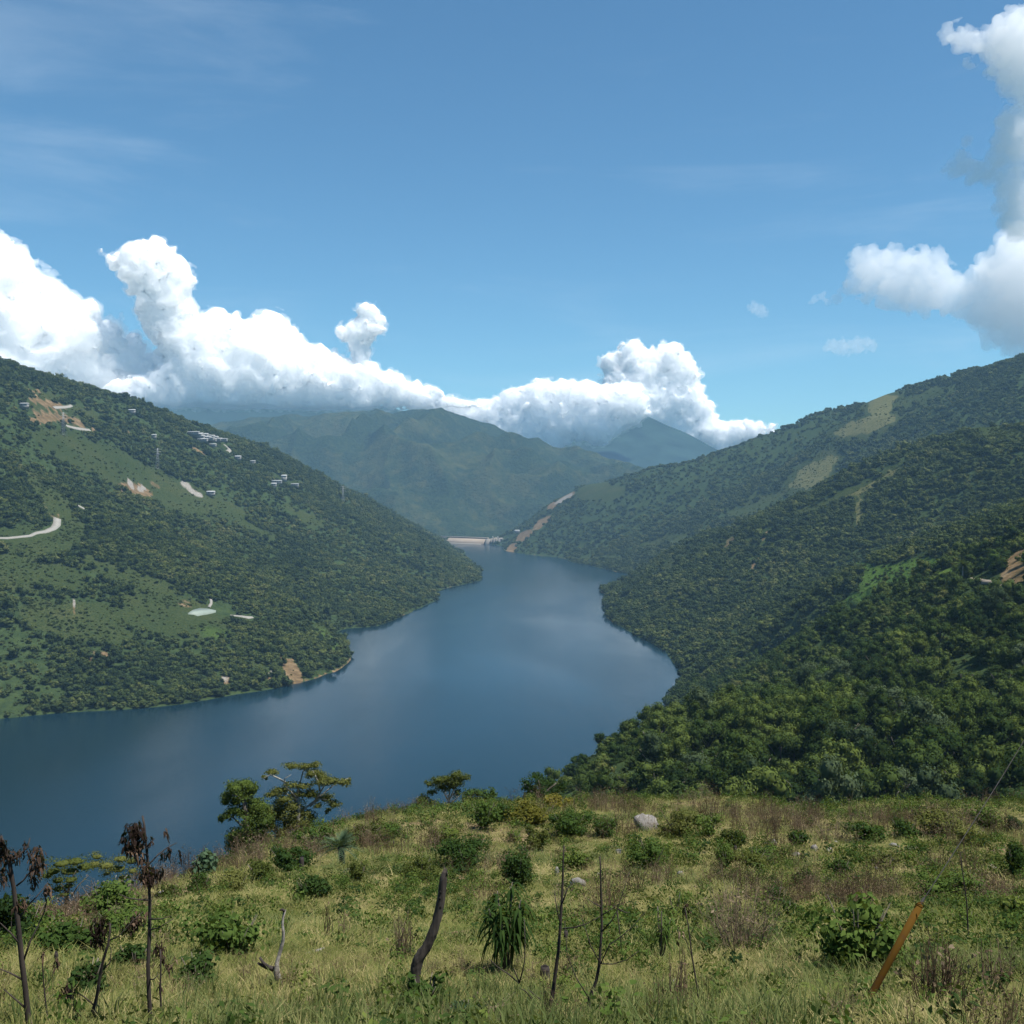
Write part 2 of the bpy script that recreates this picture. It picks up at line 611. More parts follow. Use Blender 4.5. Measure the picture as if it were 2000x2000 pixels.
def visible(x, y, ztop, margin=0.004):
    dx, dy = x - APEX[0], y - APEX[1]
    i = np.clip(np.round(np.interp(np.arctan2(dx, dy), AZ, np.arange(N_AZ))), 0, N_AZ - 1).astype(int)
    j = np.clip(np.log(np.maximum(np.hypot(dx, dy), R0) / R0) / math.log(R1 / R0) * (N_R - 1) - 1, 0, N_R - 1).astype(int)
    return (ztop - CAM_H) / np.maximum(np.hypot(x, y), 1) > _mx[i, j] - margin


# ---- what covers the ground: pasture, bare soil, rock; patches lie where the valley has them
def patches(px, py, plist, warp=1.0):
    o = np.zeros_like(px)
    wx = px + warp * 22 * fbm(px / 60, py / 40, 2.2, 3)
    wy = py + warp * 14 * fbm(px / 60, py / 40, 8.2, 3)
    for cx, cy_, rx, ry, rot, s in plist:
        c, s_ = math.cos(R(rot)), math.sin(R(rot))
        u = ((wx - cx) * c + (wy - cy_) * s_) / rx
        v = (-(wx - cx) * s_ + (wy - cy_) * c) / ry
        o = np.maximum(o, s * (1 - sstep(0.65, 1.15, np.sqrt(u * u + v * v))))
    return o


PASTURE = [(250, 925, 230, 38, 25, .95), (450, 1000, 150, 20, 30, .6), (110, 990, 105, 26, 50, .9), (60, 1060, 110, 34, 5, .8), (60, 1120, 130, 40, 8, .75), (330, 1200, 130, 46, 12, .9), (160, 1215, 150, 42, 8, .8), (240, 1120, 150, 22, 20, .6),
           (590, 1010, 60, 14, 30, .6), (480, 1290, 60, 20, 10, .5), (70, 768, 40, 10, 10, .9), (120, 800, 90, 14, 10, .7), (280, 950, 80, 30, 15, .8), (420, 865, 80, 14, 25, .4), (560, 935, 40, 10, 20, .6), (640, 1240, 40, 30, 60, .5),
           (1727, 792, 44, 26, -25, 1), (1690, 832, 95, 20, -18, 1), (1800, 775, 70, 12, -18, .8), (1590, 925, 78, 34, -32, 1), (1480, 985, 80, 16, -25, .6), (1180, 962, 62, 22, -5, .9), (1300, 1055, 58, 10, -10, .8), (1190, 1090, 40, 6, 0, .6), (1390, 930, 60, 10, -10, .4),
           (1700, 945, 90, 13, -27, 1), (1672, 1000, 15, 44, 8, 1), (1600, 985, 60, 10, -25, .8), (1960, 850, 70, 18, 5, .8), (1420, 1050, 46, 16, -25, .6), (1950, 1150, 60, 10, 5, .8), (1860, 1120, 60, 8, 0, 1)]
SOIL = [(95, 788, 50, 8, 12, .8), (110, 815, 60, 10, 12, .75), (80, 822, 26, 5, 8, .9), (165, 838, 30, 5, 14, .9), (240, 843, 24, 5, 5, .7), (68, 765, 18, 5, 10, .8), (265, 957, 44, 15, 12, .7), (300, 945, 18, 8, 20, .6), (85, 985, 20, 8, 40, .35), (395, 880, 50, 4, 20, .7),
        (570, 1312, 15, 34, -38, 1), (548, 1285, 6, 10, -30, .8), (567, 1281, 4, 6, -30, .9), (528, 1322, 8, 12, 0, .6), (440, 1328, 14, 16, -30, .75), (200, 1283, 26, 10, 20, .7), (173, 1287, 7, 14, 0, .8), (90, 1175, 22, 5, 20, .5), (145, 1185, 5, 18, -20, .6), (225, 1310, 8, 6, 0, .5), (110, 1010, 14, 12, 30, .5), (362, 1180, 20, 10, 20, .5),
        (1425, 1062, 20, 6, -50, .5), (1494, 1046, 5, 14, 30, .55), (1468, 1110, 4, 30, 32, .8), (1378, 1110, 5, 20, 30, .6), (1000, 1072, 16, 8, -45, 1), (1024, 1046, 9, 22, 52, 1), (1060, 1020, 7, 26, 55, .95), (1100, 974, 6, 30, 58, .9), (1078, 988, 6, 12, 50, 1), (1982, 1120, 36, 26, -35, .62), (1985, 1085, 50, 8, -38, .8)]
ROCK = [(370, 955, 34, 6, 30, .9), (258, 948, 5, 14, -30, .9), (277, 955, 10, 8, 0, .8), (440, 1325, 12, 12, -30, .6), (528, 1315, 6, 12, 0, .6), (1100, 974, 4, 28, 58, .9), (142, 1178, 3, 10, 0, .7), (1975, 880, 16, 4, 40, .3)]

PX, PY = project(GX, GY, GZ)
_vis = visible(GX, GY, GZ + 4, 0.006)
COV = np.zeros(GX.shape + (4,), np.float32)
LUSH = [(1735, 1128, 74, 30, -8, 1), (1675, 1178, 54, 24, -25, 1), (1800, 1108, 64, 18, -5, 1), (1690, 1108, 34, 9, 10, .9), (1865, 1118, 60, 8, 0, .8), (640, 1250, 34, 20, 50, .5), (440, 1245, 60, 10, 10, .4)]
_n1 = fbm(GX / 210, GY / 210, 4.4, 4)
COV[..., 0] = np.where(_vis, patches(PX, PY, PASTURE), 0)
COV[..., 0] = np.maximum(COV[..., 0], np.where(REG == LB, 0.36, 0.6) * sstep(0.22, 0.5, _n1) * (REG != NS))
COV[..., 3] = np.where(_vis, patches(PX, PY, LUSH, 0.6), 0)
COV[..., 0] = np.maximum(COV[..., 0], COV[..., 3] * .9)
COV[..., 1] = np.where(_vis, patches(PX, PY, SOIL, 0.3), 0)
COV[..., 2] = np.where(_vis, patches(PX, PY, ROCK, 0.3), 0)
# a bare strip along the water line
COV[..., 1] = np.maximum(COV[..., 1], 0.62 * sstep(-0.25, 0.35, perlin(GX / 140, GY / 140, 3.0)) * (1 - sstep(0.5, 1.6, GZ + 1.2 * perlin(GX / 30, GY / 30, 2.0))) * (np.hypot(GX, GY) > 200))
COV[..., 0] *= sstep(2.0, 7.0, GZ)
COV[REG == ME, 0:3] = 0
_wm = 1 - sstep(110, 150, np.hypot(GX, GY))

# ---- materials of the ground
def hill_mat():
    m, t, out = new_mat('hillside')
    va = nd(t, 'ShaderNodeVertexColor'); va.layer_name = 'cover'
    sep = t.nodes.new('ShaderNodeSeparateColor'); t.links.new(va.outputs[0], sep.inputs[0])
    geo = t.nodes.new('ShaderNodeNewGeometry')
    n1 = noise(t, 0.012, 8, 0.62, geo.outputs['Position'])
    n2 = noise(t, 0.09, 6, 0.7, geo.outputs['Position'])
    n3 = noise(t, 0.5, 3, 0.6, geo.outputs['Position'])
    under = ramp(t, [(0.35, (0.020, 0.034, 0.014)), (0.65, (0.042, 0.062, 0.022))], n2.outputs[0])
    past = ramp(t, [(0.30, (0.032, 0.043, 0.014)), (0.52, (0.052, 0.059, 0.020)), (0.75, (0.088, 0.080, 0.033))], n1.outputs[0])
    fine = ramp(t, [(0.40, (0.0,) * 3), (0.60, (0.85,) * 3)], n3.outputs[0])
    past2 = mixc(t, mathn(t, 'MULTIPLY', n2.outputs[0], 0.7), past.outputs[0], (0.030, 0.050, 0.017))
    soil = ramp(t, [(0.3, (0.066, 0.048, 0.026)), (0.5, (0.125, 0.086, 0.045)), (0.72, (0.22, 0.165, 0.10))], n2.outputs[0])
    rock = ramp(t, [(0.3, (0.11, 0.10, 0.088)), (0.7, (0.30, 0.28, 0.25))], n3.outputs[0])

    def edge(sock, k):
        a = mathn(t, 'MULTIPLY_ADD', n2.outputs[0], 0.8); t.nodes[-1].inputs[2].default_value = -0.4
        b = mathn(t, 'ADD', sock, a)
        mr = t.nodes.new('ShaderNodeMapRange'); mr.interpolation_type = 'SMOOTHSTEP'
        mr.inputs['From Min'].default_value = k; mr.inputs['From Max'].default_value = k + 0.3
        t.links.new(b, mr.inputs['Value'])
        return mr.outputs[0]
    past2 = mixc(t, fine.outputs[0], past2, (0.017, 0.030, 0.011))
    dryf = t.nodes.new('ShaderNodeMapRange'); dryf.interpolation_type = 'SMOOTHSTEP'
    dryf.inputs['From Min'].default_value = 0.955; dryf.inputs['From Max'].default_value = 1.0; dryf.inputs['To Max'].default_value = 0.8
    t.links.new(sep.outputs[0], dryf.inputs['Value'])
    dry = ramp(t, [(0.35, (0.070, 0.078, 0.028)), (0.65, (0.135, 0.125, 0.055))], n2.outputs[0])
    past3 = mixc(t, dryf.outputs[0], past2, dry.outputs[0])
    lush = ramp(t, [(0.35, (0.040, 0.078, 0.014)), (0.65, (0.075, 0.125, 0.024))], n2.outputs[0])
    past3 = mixc(t, va.outputs['Alpha'], past3, lush.outputs[0])
    c = mixc(t, edge(sep.outputs[0], 0.25), under.outputs[0], past3)
    c = mixc(t, edge(sep.outputs[1], 0.33), c, soil.outputs[0])
    c = mixc(t, edge(sep.outputs[2], 0.33), c, rock.outputs[0])
    df = t.nodes.new('ShaderNodeBsdfDiffuse')
    t.links.new(c, df.inputs[0])
    bp = t.nodes.new('ShaderNodeBump')
    bp.inputs['Strength'].default_value = 0.9; bp.inputs['Distance'].default_value = 2.5
    t.links.new(n2.outputs[0], bp.inputs['Height'])
    t.links.new(bp.outputs[0], df.inputs['Normal'])
    t.links.new(df.outputs[0], out.inputs[0])
    return m


def meadow_mat():
    m, t, out = new_mat('meadow')
    geo = t.nodes.new('ShaderNodeNewGeometry')
    n1 = noise(t, 0.22, 6, 0.6, geo.outputs['Position'])
    n2 = noise(t, 2.2, 7, 0.7, geo.outputs['Position'])
    n3 = noise(t, 22, 4, 0.7, geo.outputs['Position'])
    grass = ramp(t, [(0.32, (0.075, 0.085, 0.028)), (0.5, (0.15, 0.14, 0.058)), (0.7, (0.25, 0.20, 0.10))], n2.outputs[0])
    earth = ramp(t, [(0.3, (0.09, 0.06, 0.035)), (0.7, (0.26, 0.19, 0.115))], n3.outputs[0])
    mr = t.nodes.new('ShaderNodeMapRange'); mr.interpolation_type = 'SMOOTHSTEP'
    mr.inputs['From Min'].default_value = 0.52; mr.inputs['From Max'].default_value = 0.66
    t.links.new(n1.outputs[0], mr.inputs['Value'])
    c = mixc(t, mr.outputs[0], grass.outputs[0], earth.outputs[0])
    df = t.nodes.new('ShaderNodeBsdfDiffuse'); t.links.new(c, df.inputs[0])
    bp = t.nodes.new('ShaderNodeBump'); bp.inputs['Strength'].default_value = 0.8; bp.inputs['Distance'].default_value = 0.06
    t.links.new(n3.outputs[0], bp.inputs['Height']); t.links.new(bp.outputs[0], df.inputs['Normal'])
    t.links.new(df.outputs[0], out.inputs[0])
    return m


M_HILL, M_MEADOW = hill_mat(), meadow_mat()

# ---- the sheets of ground, split where one hill meets the next
_gr_r = np.hypot(GX, GY)
part = np.where(_gr_r < 118, ME, np.where(REG == ME, NS, REG))
cellpart = part[:-1, :-1]
vid = np.arange(N_AZ * N_R).reshape(N_AZ, N_R)
quads = np.stack([vid[:-1, :-1], vid[:-1, 1:], vid[1:, 1:], vid[1:, :-1]], -1)
keep = (GZ[:-1, :-1] > -25) | (_gr_r[:-1, :-1] < 300)
XYZ = np.stack([GX, GY, GZ], -1).reshape(-1, 3)
for code, nm, mt in ((ME, 'meadow_ground', M_MEADOW), (NS, 'forest_slope', M_HILL), (MR, 'middle_hillside', M_HILL), (FR, 'far_hillside', M_HILL), (LB, 'left_hillside', M_HILL)):
    q = quads[(cellpart == code) & keep].reshape(-1, 4)
    q = q[:, ::-1]
    used, inv = np.unique(q, return_inverse=True)
    o = mesh_obj(nm, XYZ[used], inv.reshape(-1, 4), mt, smooth=True)
    ca = o.data.color_attributes.new('cover', 'FLOAT_COLOR', 'POINT')
    ca.data.foreach_set('color', COV.reshape(-1, 4)[used].ravel())
    tag(o, kind='structure')

# ground behind and beside the viewpoint, under everything
gb = []
_nb = 40
for rr in (1.0,):
    pass
xs = np.linspace(-420, 420, 43); ys = np.linspace(-260, -2, 20)
bx, by = np.meshgrid(xs, ys, indexing='ij')
bz, _ = base_height(bx, by)
bz = bz.reshape(bx.shape)
ang = np.abs(np.arctan2(bx - APEX[0], by - APEX[1]))
bz = np.where(ang < R(64), bz - 6, bz - 0.25)
bi = np.arange(bx.size).reshape(bx.shape)
bq = np.stack([bi[:-1, :-1], bi[1:, :-1], bi[1:, 1:], bi[:-1, 1:]], -1).reshape(-1, 4)
o = mesh_obj('hilltop_ground', np.stack([bx, by, bz], -1).reshape(-1, 3), bq, M_MEADOW, smooth=True)
tag(o, kind='structure')

# ------------------------------------------------------------------ far mountains (own relief, beyond the dam)
def far_mountain(name, crest, base, back, ncol, nrow, amp, mat, seed, wl=700.0, skirt=0.0):
    """crest and foot lines joined by slopes with spurs; the back falls away again"""
    def dense(pts):
        P = np.array([at(*p) for p in pts])
        s = np.r_[0, np.cumsum(np.hypot(*np.diff(P[:, :2], axis=0).T))]
        u = np.linspace(0, s[-1], ncol)
        return np.stack([np.interp(u, s, P[:, k]) for k in range(3)], -1)
    C, B = dense(crest), dense(base)
    nb = nrow // 3
    t = np.r_[np.linspace(0, 1, nrow), 1 + np.linspace(0, 1, nb + 1)[1:]]
    V = np.empty((ncol, len(t), 3))
    for k, tt in enumerate(t):
        if tt <= 1:
            V[:, k] = B + (C - B) * tt
            V[:, k, 2] = B[:, 2] + (C[:, 2] - B[:, 2]) * (tt ** 0.92)
        else:
            h = np.hypot(C[:, 0], C[:, 1])[:, None]
            V[:, k, :2] = C[:, :2] * (1 + (tt - 1) * back / h)
            V[:, k, 2] = C[:, 2] - (C[:, 2] - B[:, 2]) * 0.8 * (tt - 1)
    X, Y, Z = V[..., 0], V[..., 1], V[..., 2]
    wt = np.where(t <= 1, np.sin(np.pi * np.clip(t, 0, 1) ** 0.9) * 0.92 + 0.08, 0.25)[None]
    wx = X + 0.25 * wl * perlin(X / wl, Y / wl, seed); wy = Y + 0.25 * wl * perlin(X / wl, Y / wl, seed + 3)
    g = 1 - 2.4 * np.abs(perlin(wx / wl, wy / wl, seed + 1))
    g2 = 1 - 2.4 * np.abs(perlin(wx / wl * 2.6, wy / wl * 2.6, seed + 2))
    V[..., 2] = Z + wt * amp * ((g - 0.3) + 0.42 * (g2 - 0.3)) + 0.06 * amp * fbm(X / 90, Y / 90, seed, 3)
    idx = np.arange(V.shape[0] * V.shape[1]).reshape(V.shape[:2])
    q = np.stack([idx[:-1, :-1], idx[1:, :-1], idx[1:, 1:], idx[:-1, 1:]], -1).reshape(-1, 4)
    o = mesh_obj(name, V.reshape(-1, 3), q, mat, smooth=True)
    return tag(o, kind='structure'), V


def far_mat():
    m, t, out = new_mat('mountain')
    geo = t.nodes.new('ShaderNodeNewGeometry')
    n1 = noise(t, 0.0024, 9, 0.62, geo.outputs['Position'], 0.4)
    n2 = noise(t, 0.02, 8, 0.72, geo.outputs['Position'])
    n3 = noise(t, 0.07, 5, 0.7, geo.outputs['Position'])
    wood = ramp(t, [(0.38, (0.008, 0.018, 0.009)), (0.60, (0.030, 0.046, 0.018))], n3.outputs[0])
    past = ramp(t, [(0.38, (0.024, 0.038, 0.014)), (0.62, (0.060, 0.066, 0.026))], n2.outputs[0])
    a = mathn(t, 'MULTIPLY_ADD', n2.outputs[0], 0.35); t.nodes[-1].inputs[2].default_value = -0.175
    b = mathn(t, 'ADD', n1.outputs[0], a)
    mr = t.nodes.new('ShaderNodeMapRange'); mr.interpolation_type = 'SMOOTHSTEP'
    mr.inputs['From Min'].default_value = 0.47; mr.inputs['From Max'].default_value = 0.60
    t.links.new(b, mr.inputs['Value'])
    c = mixc(t, mr.outputs[0], wood.outputs[0], past.outputs[0])
    df = t.nodes.new('ShaderNodeBsdfDiffuse'); t.links.new(c, df.inputs[0])
    bp = t.nodes.new('ShaderNodeBump'); bp.inputs['Strength'].default_value = 1.0; bp.inputs['Distance'].default_value = 16
    t.links.new(n3.outputs[0], bp.inputs['Height']); t.links.new(bp.outputs[0], df.inputs['Normal'])
    t.links.new(df.outputs[0], out.inputs[0])
    return m


M_FAR = far_mat()
_, VM = far_mountain('central_mountain',
             [(180, 812, 6900), (414, 835, 6700), (520, 822, 6600), (600, 815, 6550), (662, 806, 6500), (725, 805, 6450), (766, 809, 6400), (797, 801, 6400), (828, 797, 6400), (880, 804, 6350), (932, 822, 6300), (994, 845, 6250),
              (1046, 860, 6200), (1097, 881, 6150), (1149, 900, 6100), (1221, 926, 6050), (1290, 955, 6000), (1400, 1000, 5900)],
             [(250, 1010, 4900), (500, 1035, 4750), (800, 1062, 4600), (900, 1068, 4550), (1000, 1068, 4550), (1100, 1060, 4600), (1250, 1050, 4700), (1450, 1050, 4800)], 900, 330, 150, 215, M_FAR, 2.5, 520)
M_FAR2 = simple_mat('distant_woods', (0.018, 0.034, 0.026), 1.0, .5, .004, spec=0.0)
far_mountain('left_distant_mountain', [(-300, 690, 9800), (100, 700, 9800), (230, 725, 9800), (330, 745, 9700), (450, 760, 9600), (580, 775, 9500), (760, 795, 9400), (950, 850, 9300)],
             [(-300, 960, 7700), (200, 960, 7700), (600, 960, 7700), (950, 960, 7800)], 1200, 200, 90, 110, M_FAR2, 6.5, 1100)
far_mountain('right_distant_mountain', [(900, 860, 10800), (1000, 825, 10800), (1100, 803, 10700), (1190, 796, 10650), (1250, 806, 10600), (1300, 830, 10500), (1345, 848, 10400), (1410, 884, 10300), (1500, 935, 10200), (1600, 980, 10100)],
             [(900, 975, 8200), (1100, 975, 8200), (1350, 975, 8200), (1600, 1000, 8200)], 1200, 160, 90, 45, M_FAR2, 9.5, 900)

# ------------------------------------------------------------------ water
def water_mat():
    m, t, out = new_mat('reservoir_water')
    p = t.nodes.new('ShaderNodeBsdfPrincipled')
    p.inputs['Base Color'].default_value = (0.004, 0.016, 0.024, 1)
    p.inputs['IOR'].default_value = 1.33
    p.inputs['Specular IOR Level'].default_value = 0.27
    geo = t.nodes.new('ShaderNodeNewGeometry')
    mp = t.nodes.new('ShaderNodeMapping'); mp.inputs['Scale'].default_value = (1, 1.6, 1); mp.inputs['Rotation'].default_value = (0, 0, 0.5)
    t.links.new(geo.outputs['Position'], mp.inputs[0])
    n1 = noise(t, 0.35, 3, 0.6, mp.outputs[0])
    mp2 = t.nodes.new('ShaderNodeMapping'); mp2.inputs['Scale'].default_value = (1, 0.42, 1); mp2.inputs['Rotation'].default_value = (0, 0, 1.2)
    t.links.new(geo.outputs['Position'], mp2.inputs[0])
    n2 = noise(t, 0.006, 4, 0.55, mp2.outputs[0], 0.6)      # lanes of wind on the surface
    rr = ramp(t, [(0.35, (0.16,) * 3), (0.65, (0.21,) * 3)], n2.outputs[0])
    t.links.new(rr.outputs[0], p.inputs['Roughness'])
    bp = t.nodes.new('ShaderNodeBump'); bp.inputs['Distance'].default_value = 0.25
    s = ramp(t, [(0.38, (0.10,) * 3), (0.62, (0.45,) * 3)], n2.outputs[0])
    t.links.new(s.outputs[0], bp.inputs['Strength'])
    t.links.new(n1.outputs[0], bp.inputs['Height'])
    t.links.new(bp.outputs[0], p.inputs['Normal'])
    t.links.new(p.outputs[0], out.inputs[0])
    return m


M_WATER = water_mat()
wv = np.array([[-2600, 120, 0], [1500, 120, 0], [1500, 4060, 0], [-2600, 4060, 0]], float)
tag(mesh_obj('reservoir_water', wv, [[0, 1, 2, 3]], M_WATER), kind='structure')

# ------------------------------------------------------------------ the air of the valley
def haze_mat():
    m, t, out = new_mat('haze')
    v = t.nodes.new('ShaderNodeVolumePrincipled')
    v.inputs['Color'].default_value = (0.38, 0.68, 1.0, 1)
    v.inputs['Density'].default_value = 5.2e-5
    v.inputs['Anisotropy'].default_value = 0.0
    t.links.new(v.outputs[0], out.inputs['Volume'])
    return m


hz = MB().box((0, 3550, 385), (11000, 8100, 950)).build('haze', haze_mat())
tag(hz, kind='stuff')

# ================================================================== PLANTS
DARK = [(0.15, (0.013, 0.028, 0.011)), (0.5, (0.028, 0.052, 0.015)), (0.85, (0.052, 0.084, 0.022))]
MID = [(0.15, (0.022, 0.044, 0.013)), (0.5, (0.048, 0.082, 0.020)), (0.85, (0.088, 0.128, 0.030))]
LIGHT = [(0.15, (0.035, 0.062, 0.016)), (0.5, (0.066, 0.105, 0.024)), (0.85, (0.12, 0.15, 0.036))]
MIXED = [(0.05, (0.012, 0.024, 0.009)), (0.35, (0.027, 0.047, 0.014)), (0.6, (0.046, 0.070, 0.019)), (0.8, (0.074, 0.098, 0.026)), (0.97, (0.115, 0.12, 0.04))]
M_FOREST = leaf_mat('forest_leaves', MIXED, 0.2, 90)
M_COOL = leaf_mat('far_forest_leaves', [(0.05, (0.015, 0.025, 0.012)), (0.35, (0.031, 0.047, 0.017)), (0.6, (0.052, 0.070, 0.022)), (0.8, (0.080, 0.098, 0.029)), (0.97, (0.115, 0.12, 0.043))], 0.14, 110)
M_SCRUB = leaf_mat('scrub_leaves', [(0.1, (0.025, 0.040, 0.013)), (0.5, (0.040, 0.057, 0.018)), (0.9, (0.068, 0.082, 0.026))], 0.25, 70)
M_DARK = leaf_mat('dark_leaves', DARK, 0.22, 3.0)
M_MID = leaf_mat('green_leaves', MID, 0.28, 3.0)
M_LIGHT = leaf_mat('bright_leaves', LIGHT, 0.32, 3.0)
M_OLIVE = leaf_mat('olive_leaves', [(0.15, (0.035, 0.048, 0.014)), (0.5, (0.07, 0.085, 0.022)), (0.85, (0.12, 0.125, 0.038))], 0.28, 3.0)
M_YELLOW = leaf_mat('yellow_leaves', [(0.15, (0.07, 0.075, 0.015)), (0.5, (0.14, 0.125, 0.025)), (0.85, (0.24, 0.19, 0.03))], 0.28, 3.0)
M_BLUISH = leaf_mat('bluish_leaves', [(0.15, (0.025, 0.05, 0.03)), (0.5, (0.045, 0.08, 0.045)), (0.85, (0.085, 0.13, 0.075))], 0.22, 3.0)
M_DRY = leaf_mat('dry_stalks', [(0.15, (0.050, 0.034, 0.022)), (0.5, (0.105, 0.075, 0.048)), (0.85, (0.20, 0.155, 0.105))], 0.1, 2.0, gloss=0)
M_REDDRY = leaf_mat('reddish_dry_twigs', [(0.15, (0.055, 0.036, 0.024)), (0.5, (0.11, 0.074, 0.048)), (0.85, (0.19, 0.135, 0.088))], 0.1, 2.0, gloss=0)
M_WITHER = leaf_mat('withered_leaves', [(0.15, (0.016, 0.011, 0.010)), (0.5, (0.040, 0.027, 0.021)), (0.8, (0.10, 0.065, 0.044)), (0.97, (0.22, 0.16, 0.11))], 0.15, 2.0, gloss=0)
M_GRASS = leaf_mat('meadow_grass', [(0.08, (0.055, 0.076, 0.020)), (0.36, (0.108, 0.126, 0.036)), (0.63, (0.188, 0.180, 0.066)), (0.89, (0.32, 0.268, 0.13))], 0.3, 5.0, gloss=0)
M_FRESH = leaf_mat('fresh_grass', [(0.1, (0.046, 0.068, 0.024)), (0.5, (0.090, 0.115, 0.040)), (0.9, (0.17, 0.18, 0.07))], 0.32, 5.0, gloss=0)
M_BARK = simple_mat('bark', (0.10, 0.085, 0.068), 0.9, 0.5, 3.0, 0.03, stretch=(2, 2, 0.4))
M_PALEBARK = simple_mat('pale_bark', (0.30, 0.28, 0.24), 0.85, 0.35, 2.0, 0.02, stretch=(2, 2, 0.4))
M_DARKBARK = simple_mat('dark_bark', (0.040, 0.031, 0.026), 0.9, 0.45, 9.0, 0.01, stretch=(2, 2, 0.3))


def leaves(P, N, L, Wd, r, droop=0.35, jitter=0.7, fold=0.12):
    """one pointed leaf per point P: length L, width Wd, lying across N"""
    n = len(P)
    N = N + jitter * r.normal(size=(n, 3)) * 0.6
    N /= np.linalg.norm(N, axis=1)[:, None] + 1e-9
    T = r.normal(size=(n, 3)); T[:, 2] -= droop * 2
    T -= N * (T * N).sum(1)[:, None]
    T /= np.linalg.norm(T, axis=1)[:, None] + 1e-9
    B = np.cross(N, T)
    L = (np.asarray(L) * r.uniform(0.6, 1.25, n))[:, None]
    Wd = (np.asarray(Wd) * r.uniform(0.7, 1.2, n))[:, None]
    v = np.empty((n, 4, 3))
    v[:, 0] = P - T * L * 0.5
    v[:, 1] = P + B * Wd * 0.5 + N * fold * Wd - T * L * 0.05
    v[:, 2] = P + T * L * 0.5
    v[:, 3] = P - B * Wd * 0.5 + N * fold * Wd - T * L * 0.05
    f = (np.arange(n * 4).reshape(n, 4))
    return v.reshape(-1, 3), f


def sphere_pts(n, r, up=0.0):
    d = r.normal(size=(n, 3)); d[:, 2] += up
    return d / (np.linalg.norm(d, axis=1)[:, None] + 1e-9)


_ico = None


def blob(c, s, r, jit=0.18):
    """rough closed lump used for the shaded inside of a clump of leaves"""
    u, v = 7, 4
    pts = [[0, 0, 1]]
    for i in range(1, v):
        for k in range(u):
            a = math.pi * i / v; b = 2 * math.pi * (k + 0.5 * (i % 2)) / u
            pts.append([math.sin(a) * math.cos(b), math.sin(a) * math.sin(b), math.cos(a)])
    pts.append([0, 0, -1])
    pts = np.array(pts) * (1 + r.uniform(-jit, jit, (len(pts), 1)))
    f = []
    for k in range(u):
        f.append([0, 1 + k, 1 + (k + 1) % u, 1 + (k + 1) % u])
    for i in range(v - 2):
        for k in range(u):
            a = 1 + i * u + k; b = 1 + i * u + (k + 1) % u
            f.append([a, a + u, b + u, b])
    last = len(pts) - 1
    for k in range(u):
        a = 1 + (v - 2) * u + k; b = 1 + (v - 2) * u + (k + 1) % u
        f.append([a, last, b, b])
    return pts * np.array(s) + np.array(c), f


def clumps_mesh(C, S, nleaf, L, W, r, core=0.72, up=0.25, droop=0.35, shell=0.25):
    """leaf clumps at centres C with radii S (n,3)"""
    V, Fc, n = [], [], 0
    for c, s in zip(C, S):
        d = sphere_pts(nleaf, r, up)
        rad = 1 - shell * r.random(nleaf) ** 1.5 + 0.12 * r.normal(size=nleaf)
        P = c + d * s * rad[:, None]
        v, f = leaves(P, d / np.array(s) * np.mean(s), L, W, r, droop)
        V.append(v); Fc.append(f + n); n += len(v)
        if core:
            bv, bf = blob(c, s * core, r)
            bf = np.array(bf)
            V.append(bv); Fc.append(bf + n); n += len(bv)
    return np.concatenate(V), np.concatenate(Fc)


def fix_tris(Fc):
    """faces with a doubled corner become triangles"""
    return [list(f[:3]) if f[2] == f[3] else list(f) for f in Fc]


def crown_lobes(r, n, flat=0.75, rmin=0.30, rmax=0.46):
    C, S = [], []
    for k in range(n):
        d = sphere_pts(1, r, 0.55)[0]
        q = r.uniform(0.35, 0.68) if k else 0.1
        rad = r.uniform(rmin, rmax)
        C.append(np.array([d[0] * q, d[1] * q, (d[2] * q * flat) + 0.02]))
        S.append(np.array([rad, rad, rad * 0.78]))
    return np.array(C), np.array(S)


def crown_mesh(name, seed, n_l, nleaf, L, mat, flat=0.75, rmin=0.28, rmax=0.44, link=False, core=0.74):
    r = np.random.default_rng(seed)
    C, S = crown_lobes(r, n_l, flat, rmin, rmax)
    V, Fc = clumps_mesh(C, S, nleaf, L, L * 0.8, r, core)
    V[:, 2] += 0.55
    return mesh_obj(name, V, fix_tris(Fc), mat, link=link)


